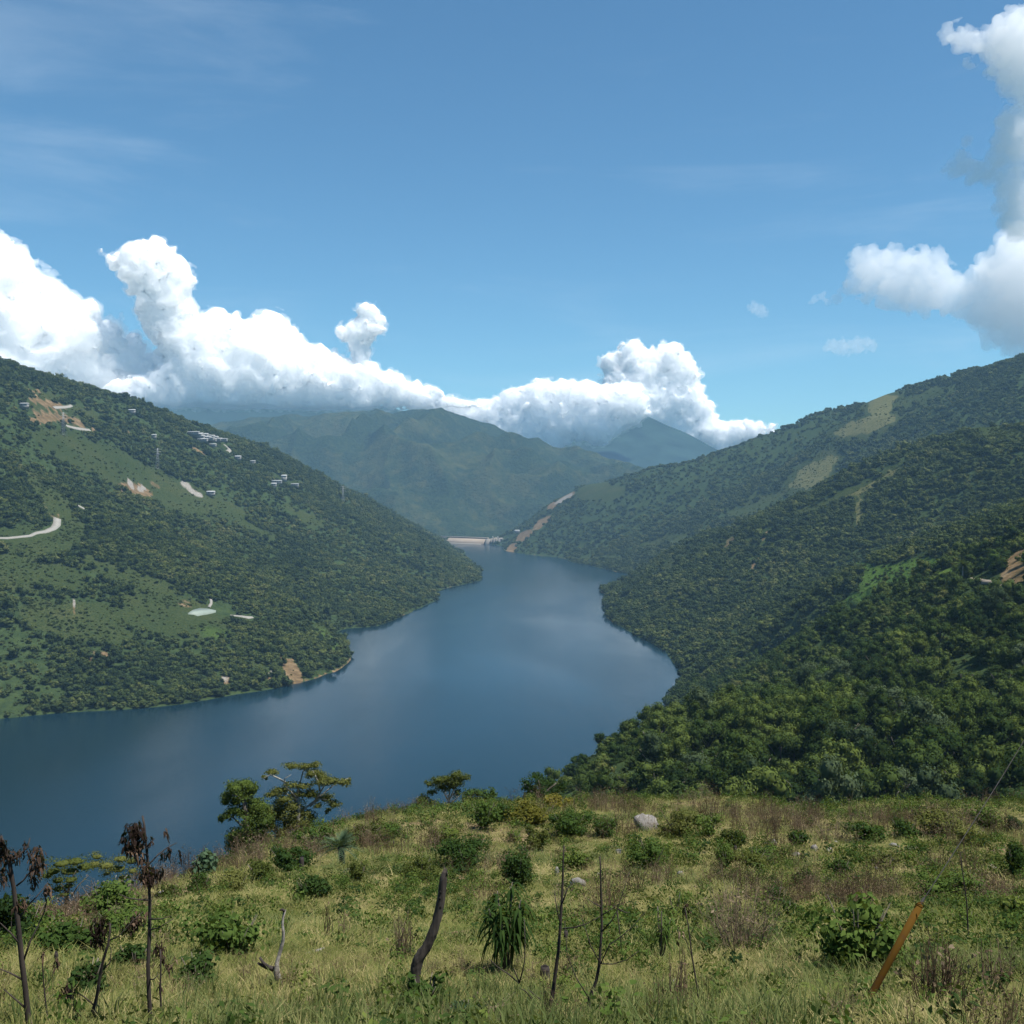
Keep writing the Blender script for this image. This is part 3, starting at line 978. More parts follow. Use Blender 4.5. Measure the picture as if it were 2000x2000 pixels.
# ------------------------------------------------------------------ instancing of what nobody could count
def scatter(name, P, scale, rotz, variants, kind='stuff', tilt=None, var=None, label=None):
    """one object: a copy of a variant plant on every point"""
    me = bpy.data.meshes.new(name)
    me.vertices.add(len(P))
    me.vertices.foreach_set('co', np.asarray(P, np.float32).ravel())
    a = me.attributes.new('sc', 'FLOAT_VECTOR', 'POINT'); a.data.foreach_set('vector', np.asarray(scale, np.float32).ravel())
    rot = np.zeros((len(P), 3), np.float32); rot[:, 2] = rotz
    if tilt is not None: rot[:, 0:2] = tilt
    a = me.attributes.new('rt', 'FLOAT_VECTOR', 'POINT'); a.data.foreach_set('vector', rot.ravel())
    a = me.attributes.new('vr', 'INT', 'POINT'); a.data.foreach_set('value', (rng.integers(0, len(variants), len(P)) if var is None else var).astype(np.int32))
    o = bpy.data.objects.new(name, me); COL.objects.link(o)
    col = bpy.data.collections.new(name + '_plants')
    for k, v in enumerate(variants):
        v.name = '%02d_%s' % (k, name)
        col.objects.link(v)
    g = bpy.data.node_groups.new(name, 'GeometryNodeTree')
    g.interface.new_socket('Geometry', in_out='INPUT', socket_type='NodeSocketGeometry')
    g.interface.new_socket('Geometry', in_out='OUTPUT', socket_type='NodeSocketGeometry')
    gi = g.nodes.new('NodeGroupInput'); go = g.nodes.new('NodeGroupOutput')
    ip = g.nodes.new('GeometryNodeInstanceOnPoints')
    ci = g.nodes.new('GeometryNodeCollectionInfo'); ci.inputs['Collection'].default_value = col
    ci.inputs['Separate Children'].default_value = True; ci.inputs['Reset Children'].default_value = True

    def attr(nm, typ):
        n = g.nodes.new('GeometryNodeInputNamedAttribute'); n.data_type = typ; n.inputs['Name'].default_value = nm
        return n.outputs['Attribute']
    g.links.new(gi.outputs[0], ip.inputs['Points'])
    g.links.new(ci.outputs[0], ip.inputs['Instance'])
    ip.inputs['Pick Instance'].default_value = True
    g.links.new(attr('vr', 'INT'), ip.inputs['Instance Index'])
    g.links.new(attr('sc', 'FLOAT_VECTOR'), ip.inputs['Scale'])
    er = g.nodes.new('FunctionNodeEulerToRotation')
    g.links.new(attr('rt', 'FLOAT_VECTOR'), er.inputs[0])
    g.links.new(er.outputs[0], ip.inputs['Rotation'])
    g.links.new(ip.outputs[0], go.inputs[0])
    md = o.modifiers.new('plants', 'NODES'); md.node_group = g
    return tag(o, kind=kind, label=label)


# ------------------------------------------------------------------ forest of the valley sides
def cover_at(x, y, ch):
    dx, dy = x - APEX[0], y - APEX[1]
    i = np.clip(np.round(np.interp(np.arctan2(dx, dy), AZ, np.arange(N_AZ))), 0, N_AZ - 1).astype(int)
    j = np.clip(np.round(np.log(np.maximum(np.hypot(dx, dy), R0) / R0) / math.log(R1 / R0) * (N_R - 1)), 0, N_R - 1).astype(int)
    return COV[i, j, ch], REG[i, j]


def candidates(n, rmin, rmax, seed, power=1.0):
    """points spread evenly per square metre over the fan in front of the viewpoint"""
    r = np.random.default_rng(seed)
    a = r.uniform(AZ[8], AZ[-8], n)
    a = np.clip(a, R(-33), R(33))
    a = r.uniform(R(-33), R(33), n)
    q = np.sqrt(r.uniform(rmin ** 2, rmax ** 2, n))
    x, y = np.sin(a) * q, np.cos(a) * q
    return x, y, ground(x, y)


def forest_density(x, y):
    p, rg = cover_at(x, y, 0)
    s, _ = cover_at(x, y, 1)
    k, _ = cover_at(x, y, 2)
    n = fbm(x / 150, y / 150, 6.6, 4)
    n2 = fbm(x / 35, y / 35, 9.6, 2)
    e = p + 0.5 * n2
    base = sstep(-0.50, 0.10, n + 0.3 * n2)
    base = np.where(rg == NS, 0.55 + 0.45 * base, np.where(rg == LB, 0.12 + 0.88 * base, 0.35 + 0.65 * base))
    d = base * (1 - sstep(0.30, 0.62, e))
    d = np.where(s + 0.4 * n2 > 0.40, 0, d)
    d = np.where(k + 0.3 * n2 > 0.40, 0, d)
    return d, rg, np.maximum(s, k)


ROADS = []           # filled below: (x, y, half width) of road pieces, kept clear of plants


def clear_of_roads(x, y, pad=3.0):
    ok = np.ones(len(x), bool)
    for P, hw in ROADS:
        for a, b in zip(P[:-1], P[1:]):
            ab = b[:2] - a[:2]
            t = np.clip(((x - a[0]) * ab[0] + (y - a[1]) * ab[1]) / (ab @ ab + 1e-9), 0, 1)
            ok &= np.hypot(x - a[0] - t * ab[0], y - a[1] - t * ab[1]) > hw + pad
    return ok


# ---- roads and yards on the hillsides (thin slabs just above the ground)
M_ROAD = simple_mat('pale_road', (0.23, 0.22, 0.195), 0.9, 0.15, 0.2)
M_TRACK = simple_mat('pale_earth_track', (0.15, 0.13, 0.10), 0.95, 0.25, 0.2)
M_CONC = simple_mat('concrete', (0.42, 0.40, 0.37), 0.85, 0.2, 0.05)


def road(name, pts, width, mat, dz=1.2):
    P = np.array([hit(*p) for p in pts])
    n = max(3, int(np.sum(np.hypot(*np.diff(P[:, :2], axis=0).T)) / 5))
    s = np.r_[0, np.cumsum(np.hypot(*np.diff(P[:, :2], axis=0).T))]
    u = np.linspace(0, s[-1], n)
    Q = np.stack([np.interp(u, s, P[:, k]) for k in range(3)], -1)
    wv_ = np.interp(u, s, width) if not np.isscalar(width) else np.full(n, width)
    t = np.gradient(Q[:, :2], axis=0); t /= np.linalg.norm(t, axis=1)[:, None] + 1e-9
    nn = np.stack([-t[:, 1], t[:, 0]], -1)
    V, Fc = [], []
    for q, m_, ww in zip(Q, nn, wv_):
        l, r_ = q[:2] + m_ * ww / 2, q[:2] - m_ * ww / 2
        zl, zr = ground(np.array([l[0], r_[0]]), np.array([l[1], r_[1]])) + min(dz, .9)
        V += [[*l, zl], [*r_, zr], [*l, zl - 1.5], [*r_, zr - 1.5]]
    for k in range(n - 1):
        a = 4 * k; b = a + 4
        Fc += [[a, a + 1, b + 1, b], [a, b, b + 2, a + 2], [a + 1, a + 3, b + 3, b + 1]]
    o = mesh_obj(name, V, Fc, mat)
    ROADS.append((Q, float(np.max(wv_)) / 2))
    # keep a clear view of the road: no plants on the strip just below it
    toward = -Q[:, :2] / np.linalg.norm(Q[:, :2], axis=1)[:, None]
    Q2 = Q.copy(); Q2[:, :2] += toward * (np.max(wv_) * 0.5 + 4)
    ROADS.append((Q2, float(np.max(wv_)) / 2))
    return tag(o, kind='structure')


road('hillside_road', [(-20, 1052), (22, 1052), (60, 1047), (90, 1040), (104, 1034), (111, 1026), (112, 1014)], [3.5, 3.5, 4, 5, 6.5, 9, 9], M_ROAD)
road('hillside_road', [(150, 986), (156, 990), (165, 995)], [3, 7, 7], M_ROAD)
road('hillside_road', [(105, 797), (140, 793)], 5, M_ROAD, 2.0)
road('hillside_road', [(128, 832), (140, 836), (160, 839), (176, 841)], 5, M_ROAD, 2.0)
road('hillside_road', [(438, 869), (446, 876), (449, 880), (444, 884)], [5, 6, 8, 8], M_ROAD, 2.0)
road('valley_track', [(412, 1172), (413, 1179), (408, 1187)], 3.0, M_ROAD, 1.5)
road('valley_track', [(450, 1203), (470, 1205), (484, 1207), (494, 1207)], [2, 4, 8, 3], M_ROAD, 2.0)
road('ridge_road', [(1893, 1134), (1912, 1136), (1930, 1139), (1938, 1141)], 1.7, M_TRACK, .9)
road('ridge_road', [(1950, 1148), (1968, 1150), (1986, 1152), (2010, 1155)], 1.6, M_TRACK, .9)


# ================================================================== THE DAM AND OTHER BUILT THINGS
M_DAM = simple_mat('dam_face', (0.27, 0.215, 0.16), .9, .14, .02)
M_DAMTOP = simple_mat('dam_crest', (0.19, 0.17, 0.14), .9, .1, .05)
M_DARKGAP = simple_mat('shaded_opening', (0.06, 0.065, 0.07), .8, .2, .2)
M_STEEL = simple_mat('grey_steel', (0.32, 0.33, 0.34), .6, .15, .5)
A = np.array([*at(835, 960, 4180)[:2], 0]); B = np.array([*at(967, 960, 3960)[:2], 0])
ZC = 25.5
e = empty('dam', (A + B) / 2, 'long low pale rockfill dam closing the far end of the reservoir', 'dam')
c0 = (A + B) / 2
u = (B - A) / np.linalg.norm(B - A); nrm = np.array([u[1], -u[0], 0])
if nrm[1] > 0: nrm = -nrm
hl = np.linalg.norm(B - A) / 2


def prism(name, s0, s1, prof, mat, parent=e):
    """profile (offset towards us, height) swept along the dam from s0 to s1"""
    V = [u * s + nrm * o + np.array([0, 0, z]) for s in (s0, s1) for o, z in prof]
    n = len(prof)
    Fq = [[i, (i + 1) % n, n + (i + 1) % n, n + i] for i in range(n)] + [list(range(n))[::-1], list(range(n, 2 * n))]
    return mesh_obj(name, V, Fq, mat, parent)


prism('face', -hl - 40, hl - 34, [(48, -8), (3, ZC - 3.2), (-3, ZC - 3.2), (-52, -8)], M_DAM)
prism('crest_road', -hl - 40, hl - 34, [(6.5, ZC - 3.6), (6.5, ZC), (-6, ZC), (-6, ZC - 3.6)], M_DAMTOP)
prism('plinth', -hl - 40, hl - 34, [(52, -8), (52, 2.6), (42, 3.4), (42, -8)], M_DAMTOP)
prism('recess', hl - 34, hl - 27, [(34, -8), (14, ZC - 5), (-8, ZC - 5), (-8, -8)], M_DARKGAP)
prism('buttress', hl - 27, hl - 13, [(44, -8), (20, ZC - 4), (-8, ZC - 4), (-8, -8)], M_DAMTOP)
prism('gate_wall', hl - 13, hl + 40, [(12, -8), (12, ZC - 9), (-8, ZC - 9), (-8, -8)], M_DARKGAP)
for i in range(4):
    s = hl - 8 + i * 12
    prism('pier', s, s + 3.4, [(20, -8), (17, ZC - 2 + (i % 2) * 3), (-6, ZC - 2 + (i % 2) * 3), (-6, -8)], M_DAMTOP)
prism('gate_bridge', hl - 20, hl + 42, [(9, ZC - 4.5), (9, ZC - 2.2), (-2, ZC - 2.2), (-2, ZC - 4.5)], M_DAMTOP)
for s in (hl - 10, hl + 14):
    prism('hoist_frame', s, s + 2, [(4, ZC - 2.2), (4, ZC + 5.5), (1, ZC + 5.5), (1, ZC - 2.2)], M_STEEL)


# houses on the left hillside: white walls and pale metal roofs
M_WALL = simple_mat('white_wall', (0.24, 0.235, 0.22), .9, .1, .3)
M_ROOFS = [simple_mat('pale_roof', (0.31, 0.32, 0.32), .6, .1, .3), simple_mat('grey_roof', (0.20, 0.21, 0.21), .6, .12, .3), simple_mat('rusty_roof', (0.30, 0.22, 0.17), .7, .2, .3)]


def house(px, py, L, W_, H, roof, label, group, rz=0.0, cat='building', name='house', lift=1.0, pos=None):
    g = hit(px, py) if pos is None else pos
    d = max(float(ground(np.array([g[0] + a]), np.array([g[1] + c]))[0]) for a in (-L / 2, 0, L / 2) for c in (-W_ / 2, 0, W_ / 2))
    g = np.array([g[0], g[1], d - .3 + lift])
    e = empty(name, g, label, cat, group, rz=rz)
    m = MB(); m.box((0, 0, H / 2 - 2), (L, W_, H + 4)); m.build('wall', M_WALL, e)
    m = MB()
    o = .6
    V = [[-L / 2 - o, -W_ / 2 - o, H], [L / 2 + o, -W_ / 2 - o, H], [L / 2 + o, W_ / 2 + o, H], [-L / 2 - o, W_ / 2 + o, H], [-L / 2 - o, 0, H + W_ * .24], [L / 2 + o, 0, H + W_ * .24]]
    V += [[v[0], v[1], v[2] + .25] for v in V]
    m.add(V, [[6, 7, 11, 10], [8, 9, 10, 11], [6, 10, 9], [7, 8, 11], [0, 1, 7, 6], [2, 3, 9, 8], [0, 4, 5, 1], [2, 5, 4, 3]])
    m.build('roof', roof, e)
    nw = max(1, int(L / 5))
    for i in range(nw):
        MB().box((-L / 2 + (i + .5) * L / nw, -W_ / 2 - .04, H * .55), (1.5, .1, 1.3)).build('window', M_DARKGAP, e)
    ROADS.append((np.array([[g[0] - L / 2, g[1], 0], [g[0] + L / 2, g[1], 0]]), W_ / 2 + 1))
    ROADS.append((np.array([[g[0] - L / 2, g[1] - W_ - 4, 0], [g[0] + L / 2, g[1] - W_ - 4, 0]]), W_ / 2 + 2))
    return e


hs = [(378, 856, 26, 9), (384, 860, 24, 9), (390, 862, 22, 9), (396, 859, 24, 10), (402, 861, 24, 9), (408, 862, 26, 10), (414, 865, 28, 9), (399, 865, 26, 9), (405, 868, 30, 9), (420, 869, 28, 9), (425, 867, 22, 9), (412, 869, 24, 9), (427, 873, 40, 8), (416, 875, 14, 7), (396, 867, 22, 8), (388, 857, 20, 8)]
for i, (px, py, L, W_) in enumerate(hs):
    house(px, py, L, W_ * .8, 2.6, M_ROOFS[0 if i % 4 else 1], 'long white building in the hillside camp above the reservoir', 'white buildings of the hillside camp', rz=-.18, lift=1.2)
for px, py, L, W_, H, rf, lb in ((465, 900, 12, 8, 4, 0, 'small pale hut below the hillside camp'), (494, 908, 10, 5, 4, 0, 'single white hut in woods on the left hillside'), (555, 943, 11, 9, 10, 0, 'tall narrow white building beside a dark pointed tree'), (541, 949, 20, 8, 3, 1, 'low pale shed left of the tall narrow building'), (535, 953, 10, 8, 4, 0, 'small pale house at the left end of the shed'),
                                 (576, 955, 16, 7, 3.5, 1, 'broad low house at the foot of the hamlet'), (412, 971, 14, 8, 4, 0, 'white hut right of the bare rock on the left hillside'),
                                 (48, 803, 12, 8, 4, 1, 'grey farmhouse in trees near the top left'), (258, 810, 12, 7, 4, 0, 'small white house on the wooded slope right of the bare earth'), (301, 858, 8, 6, 4, 0, 'tiny white hut on the wooded slope above the ochre patch'),
                                 (1046, 1046, 18, 10, 6, 0, 'pale building on the rim above the dam abutment')):
    if px == 1046:
        house(px - 36, py - 1, L, W_, H, M_ROOFS[rf], lb, None, lift=2)
    else:
        house(px, py, L, W_, H, M_ROOFS[rf], lb, 'houses scattered on the left hillside', lift=1.5)

# pale sheet-covered yard above the near headland
Pq = [hit(*p) for p in ((367, 1200), (376, 1194), (390, 1191), (405, 1192), (422, 1194), (421, 1197), (411, 1199), (398, 1202), (386, 1204), (378, 1201))]
c = np.mean(Pq, axis=0)
M_SHEET = simple_mat('pale_green_sheeting', (0.21, 0.25, 0.21), .6, .08, .2)
zz = float(max(ground(np.array([p[0] for p in Pq]), np.array([p[1] for p in Pq])))) - 1.5
e = empty('covered_yard', (c[0], c[1], zz), 'flat pale green roofed yard on the slope above the near headland', 'yard')
n = len(Pq)
_A = np.c_[[p[0] - c[0] for p in Pq], [p[1] - c[1] for p in Pq], np.ones(n)]
_k = np.linalg.lstsq(_A, np.array([p[2] for p in Pq]), rcond=None)[0]
zs_ = _A @ _k + 1.6 - zz
V = [[p[0] - c[0], p[1] - c[1], q] for p, q in zip(Pq, zs_)] + [[p[0] - c[0], p[1] - c[1], q - 4] for p, q in zip(Pq, zs_)]
top = max(v[2] for v in V)
mesh_obj('sheet', V, [list(range(n))] + [[i, (i + n), (i + 1) % n + n, (i + 1) % n] for i in range(n)], M_SHEET, e)
ROADS.append((np.array([[Pq[0][0], Pq[0][1], 0], [Pq[4][0], Pq[4][1], 0]]), 22))
ROADS.append((np.array([[Pq[0][0] * .985, Pq[0][1] * .985, 0], [Pq[4][0] * .985, Pq[4][1] * .985, 0]]), 16))


# lattice towers of the power line
def pylon(px, py, H, label):
    g = hit(px, py)
    e = empty('pylon', g, label, 'pylon', 'power line towers on the left hillside')
    m = MB()
    for sx_ in (-1, 1):
        for sy_ in (-1, 1):
            m.tube([[sx_ * 4, sy_ * 4, -2], [sx_ * 1.2, sy_ * 1.2, H * .7], [sx_ * .5, sy_ * .5, H]], [.28, .22, .15], 4)
    for k in range(8):
        z0, z1 = H * k / 9, H * (k + 1) / 9
        w0 = 4 - 2.9 * min(1, z0 / (H * .7)); w1 = 4 - 2.9 * min(1, z1 / (H * .7))
        for sg in (-1, 1):
            m.tube([[-w0, sg * w0, z0], [w1, sg * w1, z1]], .12, 3); m.tube([[w0, sg * w0, z0], [-w1, sg * w1, z1]], .12, 3)
    m.build('lattice', M_STEEL, e)
    for z in (.72, .84, .95):
        MB().tube([[-7, 0, H * z], [0, 0, H * (z + .02)], [7, 0, H * z]], .2, 4).build('crossarm', M_STEEL, e)


pylon(670, 985, 44, 'tall thin lattice tower low on the left hillside near the dam')
pylon(124, 852, 40, 'faint lattice tower below the bare earth on the left hillside')
pylon(308, 918, 40, 'faint lattice tower above the ochre patch on the left hillside')
far_v = [crown_mesh('tree', 100 + k, [9, 14, 6][k % 3], [26, 18, 34][k % 3], 0.24, M_COOL, flat=[0.8, 0.6, 1.2, 0.7][k % 4], rmin=[.28, .18, .34][k % 3], rmax=[.44, .38, .5][k % 3]) for k in range(6)]
near_v = [crown_mesh('tree', 150 + k, 16, 52, 0.125, M_FOREST, flat=[0.8, 0.65, 1.2][k % 3], rmin=.16, rmax=.38, core=.68) for k in range(6)]
far_s = [crown_mesh('shrub', 200 + k, 6, 26, 0.30, M_SCRUB, flat=0.6) for k in range(4)]

# trees: (spacing is by number per square metre of map)
def plant_forest(n, rmin, rmax, seed, thin):
    x, y, z = candidates(n, rmin, rmax, seed)
    d, rg, bare = forest_density(x, y)
    r = np.random.default_rng(seed + 1)
    keep_ = (r.random(n) < d * thin) & (z > 0.35) & (bare < 0.75)
    x, y, z = x[keep_], y[keep_], z[keep_]
    v_ = visible(x, y, z + 9, 0.003 + 6.0 / np.hypot(x, y)) & (np.hypot(x, y) > 160)
    x, y, z = x[v_], y[v_], z[v_]
    ok = clear_of_roads(x, y)
    return x[ok], y[ok], z[ok]


tx, ty, tz = [np.concatenate(q) for q in zip(
    plant_forest(6800, 160, 700, 31, 0.85), plant_forest(56000, 700, 1700, 32, 0.80), plant_forest(95000, 1700, 3000, 33, 0.66), plant_forest(70000, 3000, 4300, 34, 0.5))]
_d = np.hypot(tx, ty)
_sz = np.random.default_rng(41).uniform(0.6, 1.5, len(tx)) * (np.where(_d < 700, 9.4, 7.2) + 2.6 * sstep(700, 2500, _d)) * np.where(np.random.default_rng(42).random(len(tx)) < 0.06, 1.45, 1)
_big = sstep(-0.3, 0.4, fbm(tx / 120, ty / 120, 1.5, 2)) * 0.35 + 0.8
_sz = _sz * _big
_sz = np.where(_d < 900, np.minimum(_sz, 12.5) * np.where(tx / ty < 0.13, 0.72, 1.0), _sz)
# the trees that show largest become things of their own
_, _rgt = cover_at(tx, ty, 0)
_show = _sz / _d
_nearsel = np.argsort(-np.where(visible(tx, ty, tz + _sz * 0.8, 0.0) & (np.abs(tx / ty) < 0.50), _show, 0))[:296]
_mask = np.ones(len(tx), bool); _mask[_nearsel] = False
_r = np.random.default_rng(43)
fx, fy, fz, fs = tx[_mask], ty[_mask], tz[_mask], _sz[_mask]
_P = np.stack([fx, fy, fz - 0.12 * fs], -1)
_sc = np.stack([fs, fs, fs * _r.uniform(0.75, 1.35, len(fs))], -1) * 0.62
_rz = _r.uniform(0, 6.28, len(fs))
_nf = (cover_at(fx, fy, 0)[1] == NS) | (np.hypot(fx, fy) < 750)
scatter('near_forest', _P[_nf], _sc[_nf], _rz[_nf], near_v)
scatter('far_forest', _P[~_nf], _sc[~_nf], _rz[~_nf], far_v)
print('forest trees', len(fs))

# scrub and young growth between the trees
def plant_scrub(n, rmin, rmax, seed, thin):
    x, y, z = candidates(n, rmin, rmax, seed)
    p, rg = cover_at(x, y, 0); s, _ = cover_at(x, y, 1); k, _ = cover_at(x, y, 2)
    nn = fbm(x / 45, y / 45, 3.3, 3)
    d = np.where(p > 0.5, 0.50 + 0.45 * sstep(-0.3, 0.3, nn), 0.9) * np.where(np.maximum(s, k) > 0.5, 0.04, 1)
    r = np.random.default_rng(seed + 1)
    d = d * (.30 + .70 * sstep(-.25, .2, fbm(x / 80, y / 80, 15.5, 3)))
    keep_ = (r.random(n) < d * thin) & (z > 0.15)
    x, y, z = x[keep_], y[keep_], z[keep_]
    v_ = visible(x, y, z + 4, 0.002) & ((np.hypot(x, y) > 112) | ((x > 4) & (r.random(len(x)) < .5 * sstep(78, 100, np.hypot(x, y)))))
    x, y, z = x[v_], y[v_], z[v_]
    ok = clear_of_roads(x, y, 1.0)
    return x[ok], y[ok], z[ok]


sx, sy, sz_ = [np.concatenate(q) for q in zip(plant_scrub(19000, 80, 600, 51, 0.9), plant_scrub(130000, 600, 1700, 52, 0.95), plant_scrub(90000, 1700, 3000, 53, 0.8))]
ss = (1.2 + 4.4 * np.random.default_rng(55).random(len(sx)) ** 2.4) * (0.85 + 0.4 * sstep(900, 2200, np.hypot(sx, sy)))
_rs = _r.uniform(0, 6.28, len(ss)); _ns = np.hypot(sx, sy) < 330
near_s = [crown_mesh('shrub', 230 + k, 12, 62, 0.125, M_SCRUB, flat=0.7, rmin=.16, rmax=.4, core=.6) for k in range(4)]
_SP, _SS = np.stack([sx, sy, sz_ - 0.2 * ss], -1), np.stack([ss, ss, ss * 0.85], -1) * 0.62
scatter('near_scrub', _SP[_ns], _SS[_ns], _rs[_ns], near_s)
scatter('scrub', _SP[~_ns], _SS[~_ns], _rs[~_ns], far_s)
print('scrub', len(ss))

# ---- the nearest forest trees, one by one
M_BK1 = simple_mat('forest_bark', (0.075, 0.066, 0.055), 0.9, 0.4, 1.0)
TONES = []
for nm, st in (('dark', [(0.15, (0.012, 0.024, 0.009)), (0.5, (0.026, 0.044, 0.013)), (0.85, (0.050, 0.074, 0.020))]), ('green', [(0.15, (0.022, 0.040, 0.011)), (0.5, (0.046, 0.070, 0.018)), (0.85, (0.082, 0.108, 0.027))]), ('light', LIGHT), ('greyish', [(0.15, (0.022, 0.036, 0.018)), (0.5, (0.040, 0.060, 0.029)), (0.85, (0.068, 0.092, 0.046))])):
    TONES.append((nm, leaf_mat('forest_%s_leaves' % nm, st, 0.2, 40)))
near_crowns = []
for ti, (nm, mt) in enumerate(TONES):
    for k in range(3):
        near_crowns.append((ti, crown_mesh('crown', 300 + 10 * ti + k, 22, 104, 0.082, mt, flat=[0.95, 0.7, 1.25][k], rmin=0.14, rmax=0.34, core=.66).data))


def trunk_mesh(seed):
    r = np.random.default_rng(seed)
    m = MB()
    m.tube([[0, 0, -0.35], [0.02, 0, 0], [0.03, 0.02, 0.3], [0.05, 0, 0.62]], [0.05, 0.04, 0.032, 0.02], 7)
    for k in range(4):
        a = r.uniform(0, 6.28)
        m.tube([[0.03, 0.01, 0.25], [0.03 + 0.15 * math.cos(a), 0.15 * math.sin(a), 0.5], [0.3 * math.cos(a), 0.3 * math.sin(a), 0.68]], [0.022, 0.016, 0.008], 5)
    o = m.build('trunk', M_BK1, link=False)
    return o.data


trunks = [trunk_mesh(k) for k in range(3)]
TLAB = ['dark green rounded tree', 'mid green leafy tree', 'bright yellowish green tree', 'greyish green tree']
for n_, k in enumerate(_nearsel):
    s = _sz[k]
    ti, cm = near_crowns[int(_r.choice(len(near_crowns), p=np.repeat([0.36, 0.40, 0.10, 0.14], 3) / 3))]
    if ti == 2 and _d[k] < 330:
        ti, cm = near_crowns[3 + n_ % 3]
    qx, qy = [float(c) for c in project(tx[k], ty[k], tz[k] + s * .5)]
    if qx < 1300 and qy < 1560: zone = 'on the forest edge above the water'
    elif qy > 1520: zone = 'in the front rows right behind the meadow' if qx < 1650 else 'in the front rows behind the meadow, toward the right border'
    elif qy > 1400: zone = 'in the middle of the dense near forest' if qx < 1650 else 'in the dark hollow of the near forest, right side'
    elif qx > 1750: zone = 'high on the near forest below the ridge road'
    else: zone = 'on the sloping skyline of the near forest'
    e = empty('forest_tree', (tx[k], ty[k], tz[k]), TLAB[ti] + ' ' + zone, 'tree', TLAB[ti] + ' group ' + zone, rz=_r.uniform(0, 6.28))
    c = bpy.data.objects.new('crown', cm); COL.objects.link(c); c.parent = e
    c.scale = (s * 0.66, s * 0.66, s * 0.62 * _r.uniform(0.9, 1.5)); c.location = (0, 0, s * 0.02)
    q = bpy.data.objects.new('trunk', trunks[n_ % 3]); COL.objects.link(q); q.parent = e
    q.scale = (s, s, s)

# ================================================================== THINGS ON THE MEADOW
def base_at(px, py):
    """where a thing stands whose foot is seen at (px,py): ground point, metres per picture pixel there, horizontal distance"""
    b = hit(px, py, 4.0, 300.0)
    dd = math.sqrt(b[0] ** 2 + b[1] ** 2 + (b[2] - CAM_H) ** 2)
    return b, dd / F, math.hypot(b[0], b[1])


def bush_mesh(w_, h_, n, leaf, mat, r, asp=0.62, lobes=10, droop=0.35, core=0.7, up=0.3):
    C, S = [], []
    for k in range(lobes):
        d = sphere_pts(1, r, 0.4)[0]
        q = r.uniform(0.2, 0.85)
        rad = r.uniform(0.20, 0.50)
        c = np.array([d[0] * q * w_ / 2, d[1] * q * w_ / 2, h_ * (0.42 + 0.42 * d[2] * q)])
        s = np.array([rad * w_ / 2, rad * w_ / 2, rad * h_ * 0.62])
        C.append(c); S.append(s)
    C.append(np.array([0, 0, 0.26 * h_])); S.append(np.array([w_ * .44, w_ * .44, h_ * .34]))
    V, Fc = clumps_mesh(C, np.array(S), max(14, n // (lobes + 1)), leaf, leaf * asp, r, core, up, droop)
    return V, fix_tris(Fc)


def bush(px, py, w_px, h_px, mat, label, leaf=0.10, cat='bush', group=None, asp=0.62, dens=1.0, lobes=11, droop=0.35, core=0.7, seed=0, name='bush'):
    b, mpp, d = base_at(px, py)
    w_, h_ = w_px * mpp * 1.12, h_px * mpp * 1.12
    r = np.random.default_rng(int(px * 7 + py * 13 + seed))
    n = int(np.clip(dens * w_ * h_ / (leaf * leaf * asp) * 4.2, 200, 4200))
    e = empty(name, b, label, cat, group, rz=0)
    V, Fc = bush_mesh(w_, h_, n, leaf, mat, r, asp, lobes, droop, core)
    mesh_obj('foliage', V, Fc, mat, e)
    m = MB()
    for k in range(5):
        a = r.uniform(0, 6.28)
        m.tube([[0, 0, -0.1], [0.12 * w_ * math.cos(a), 0.12 * w_ * math.sin(a), h_ * 0.3], [0.3 * w_ * math.cos(a), 0.3 * w_ * math.sin(a), h_ * 0.8]], [0.018 * h_ + .004, 0.012 * h_ + .003, 0.004], 5)
    m.build('stem', M_BARK, e)
    return e


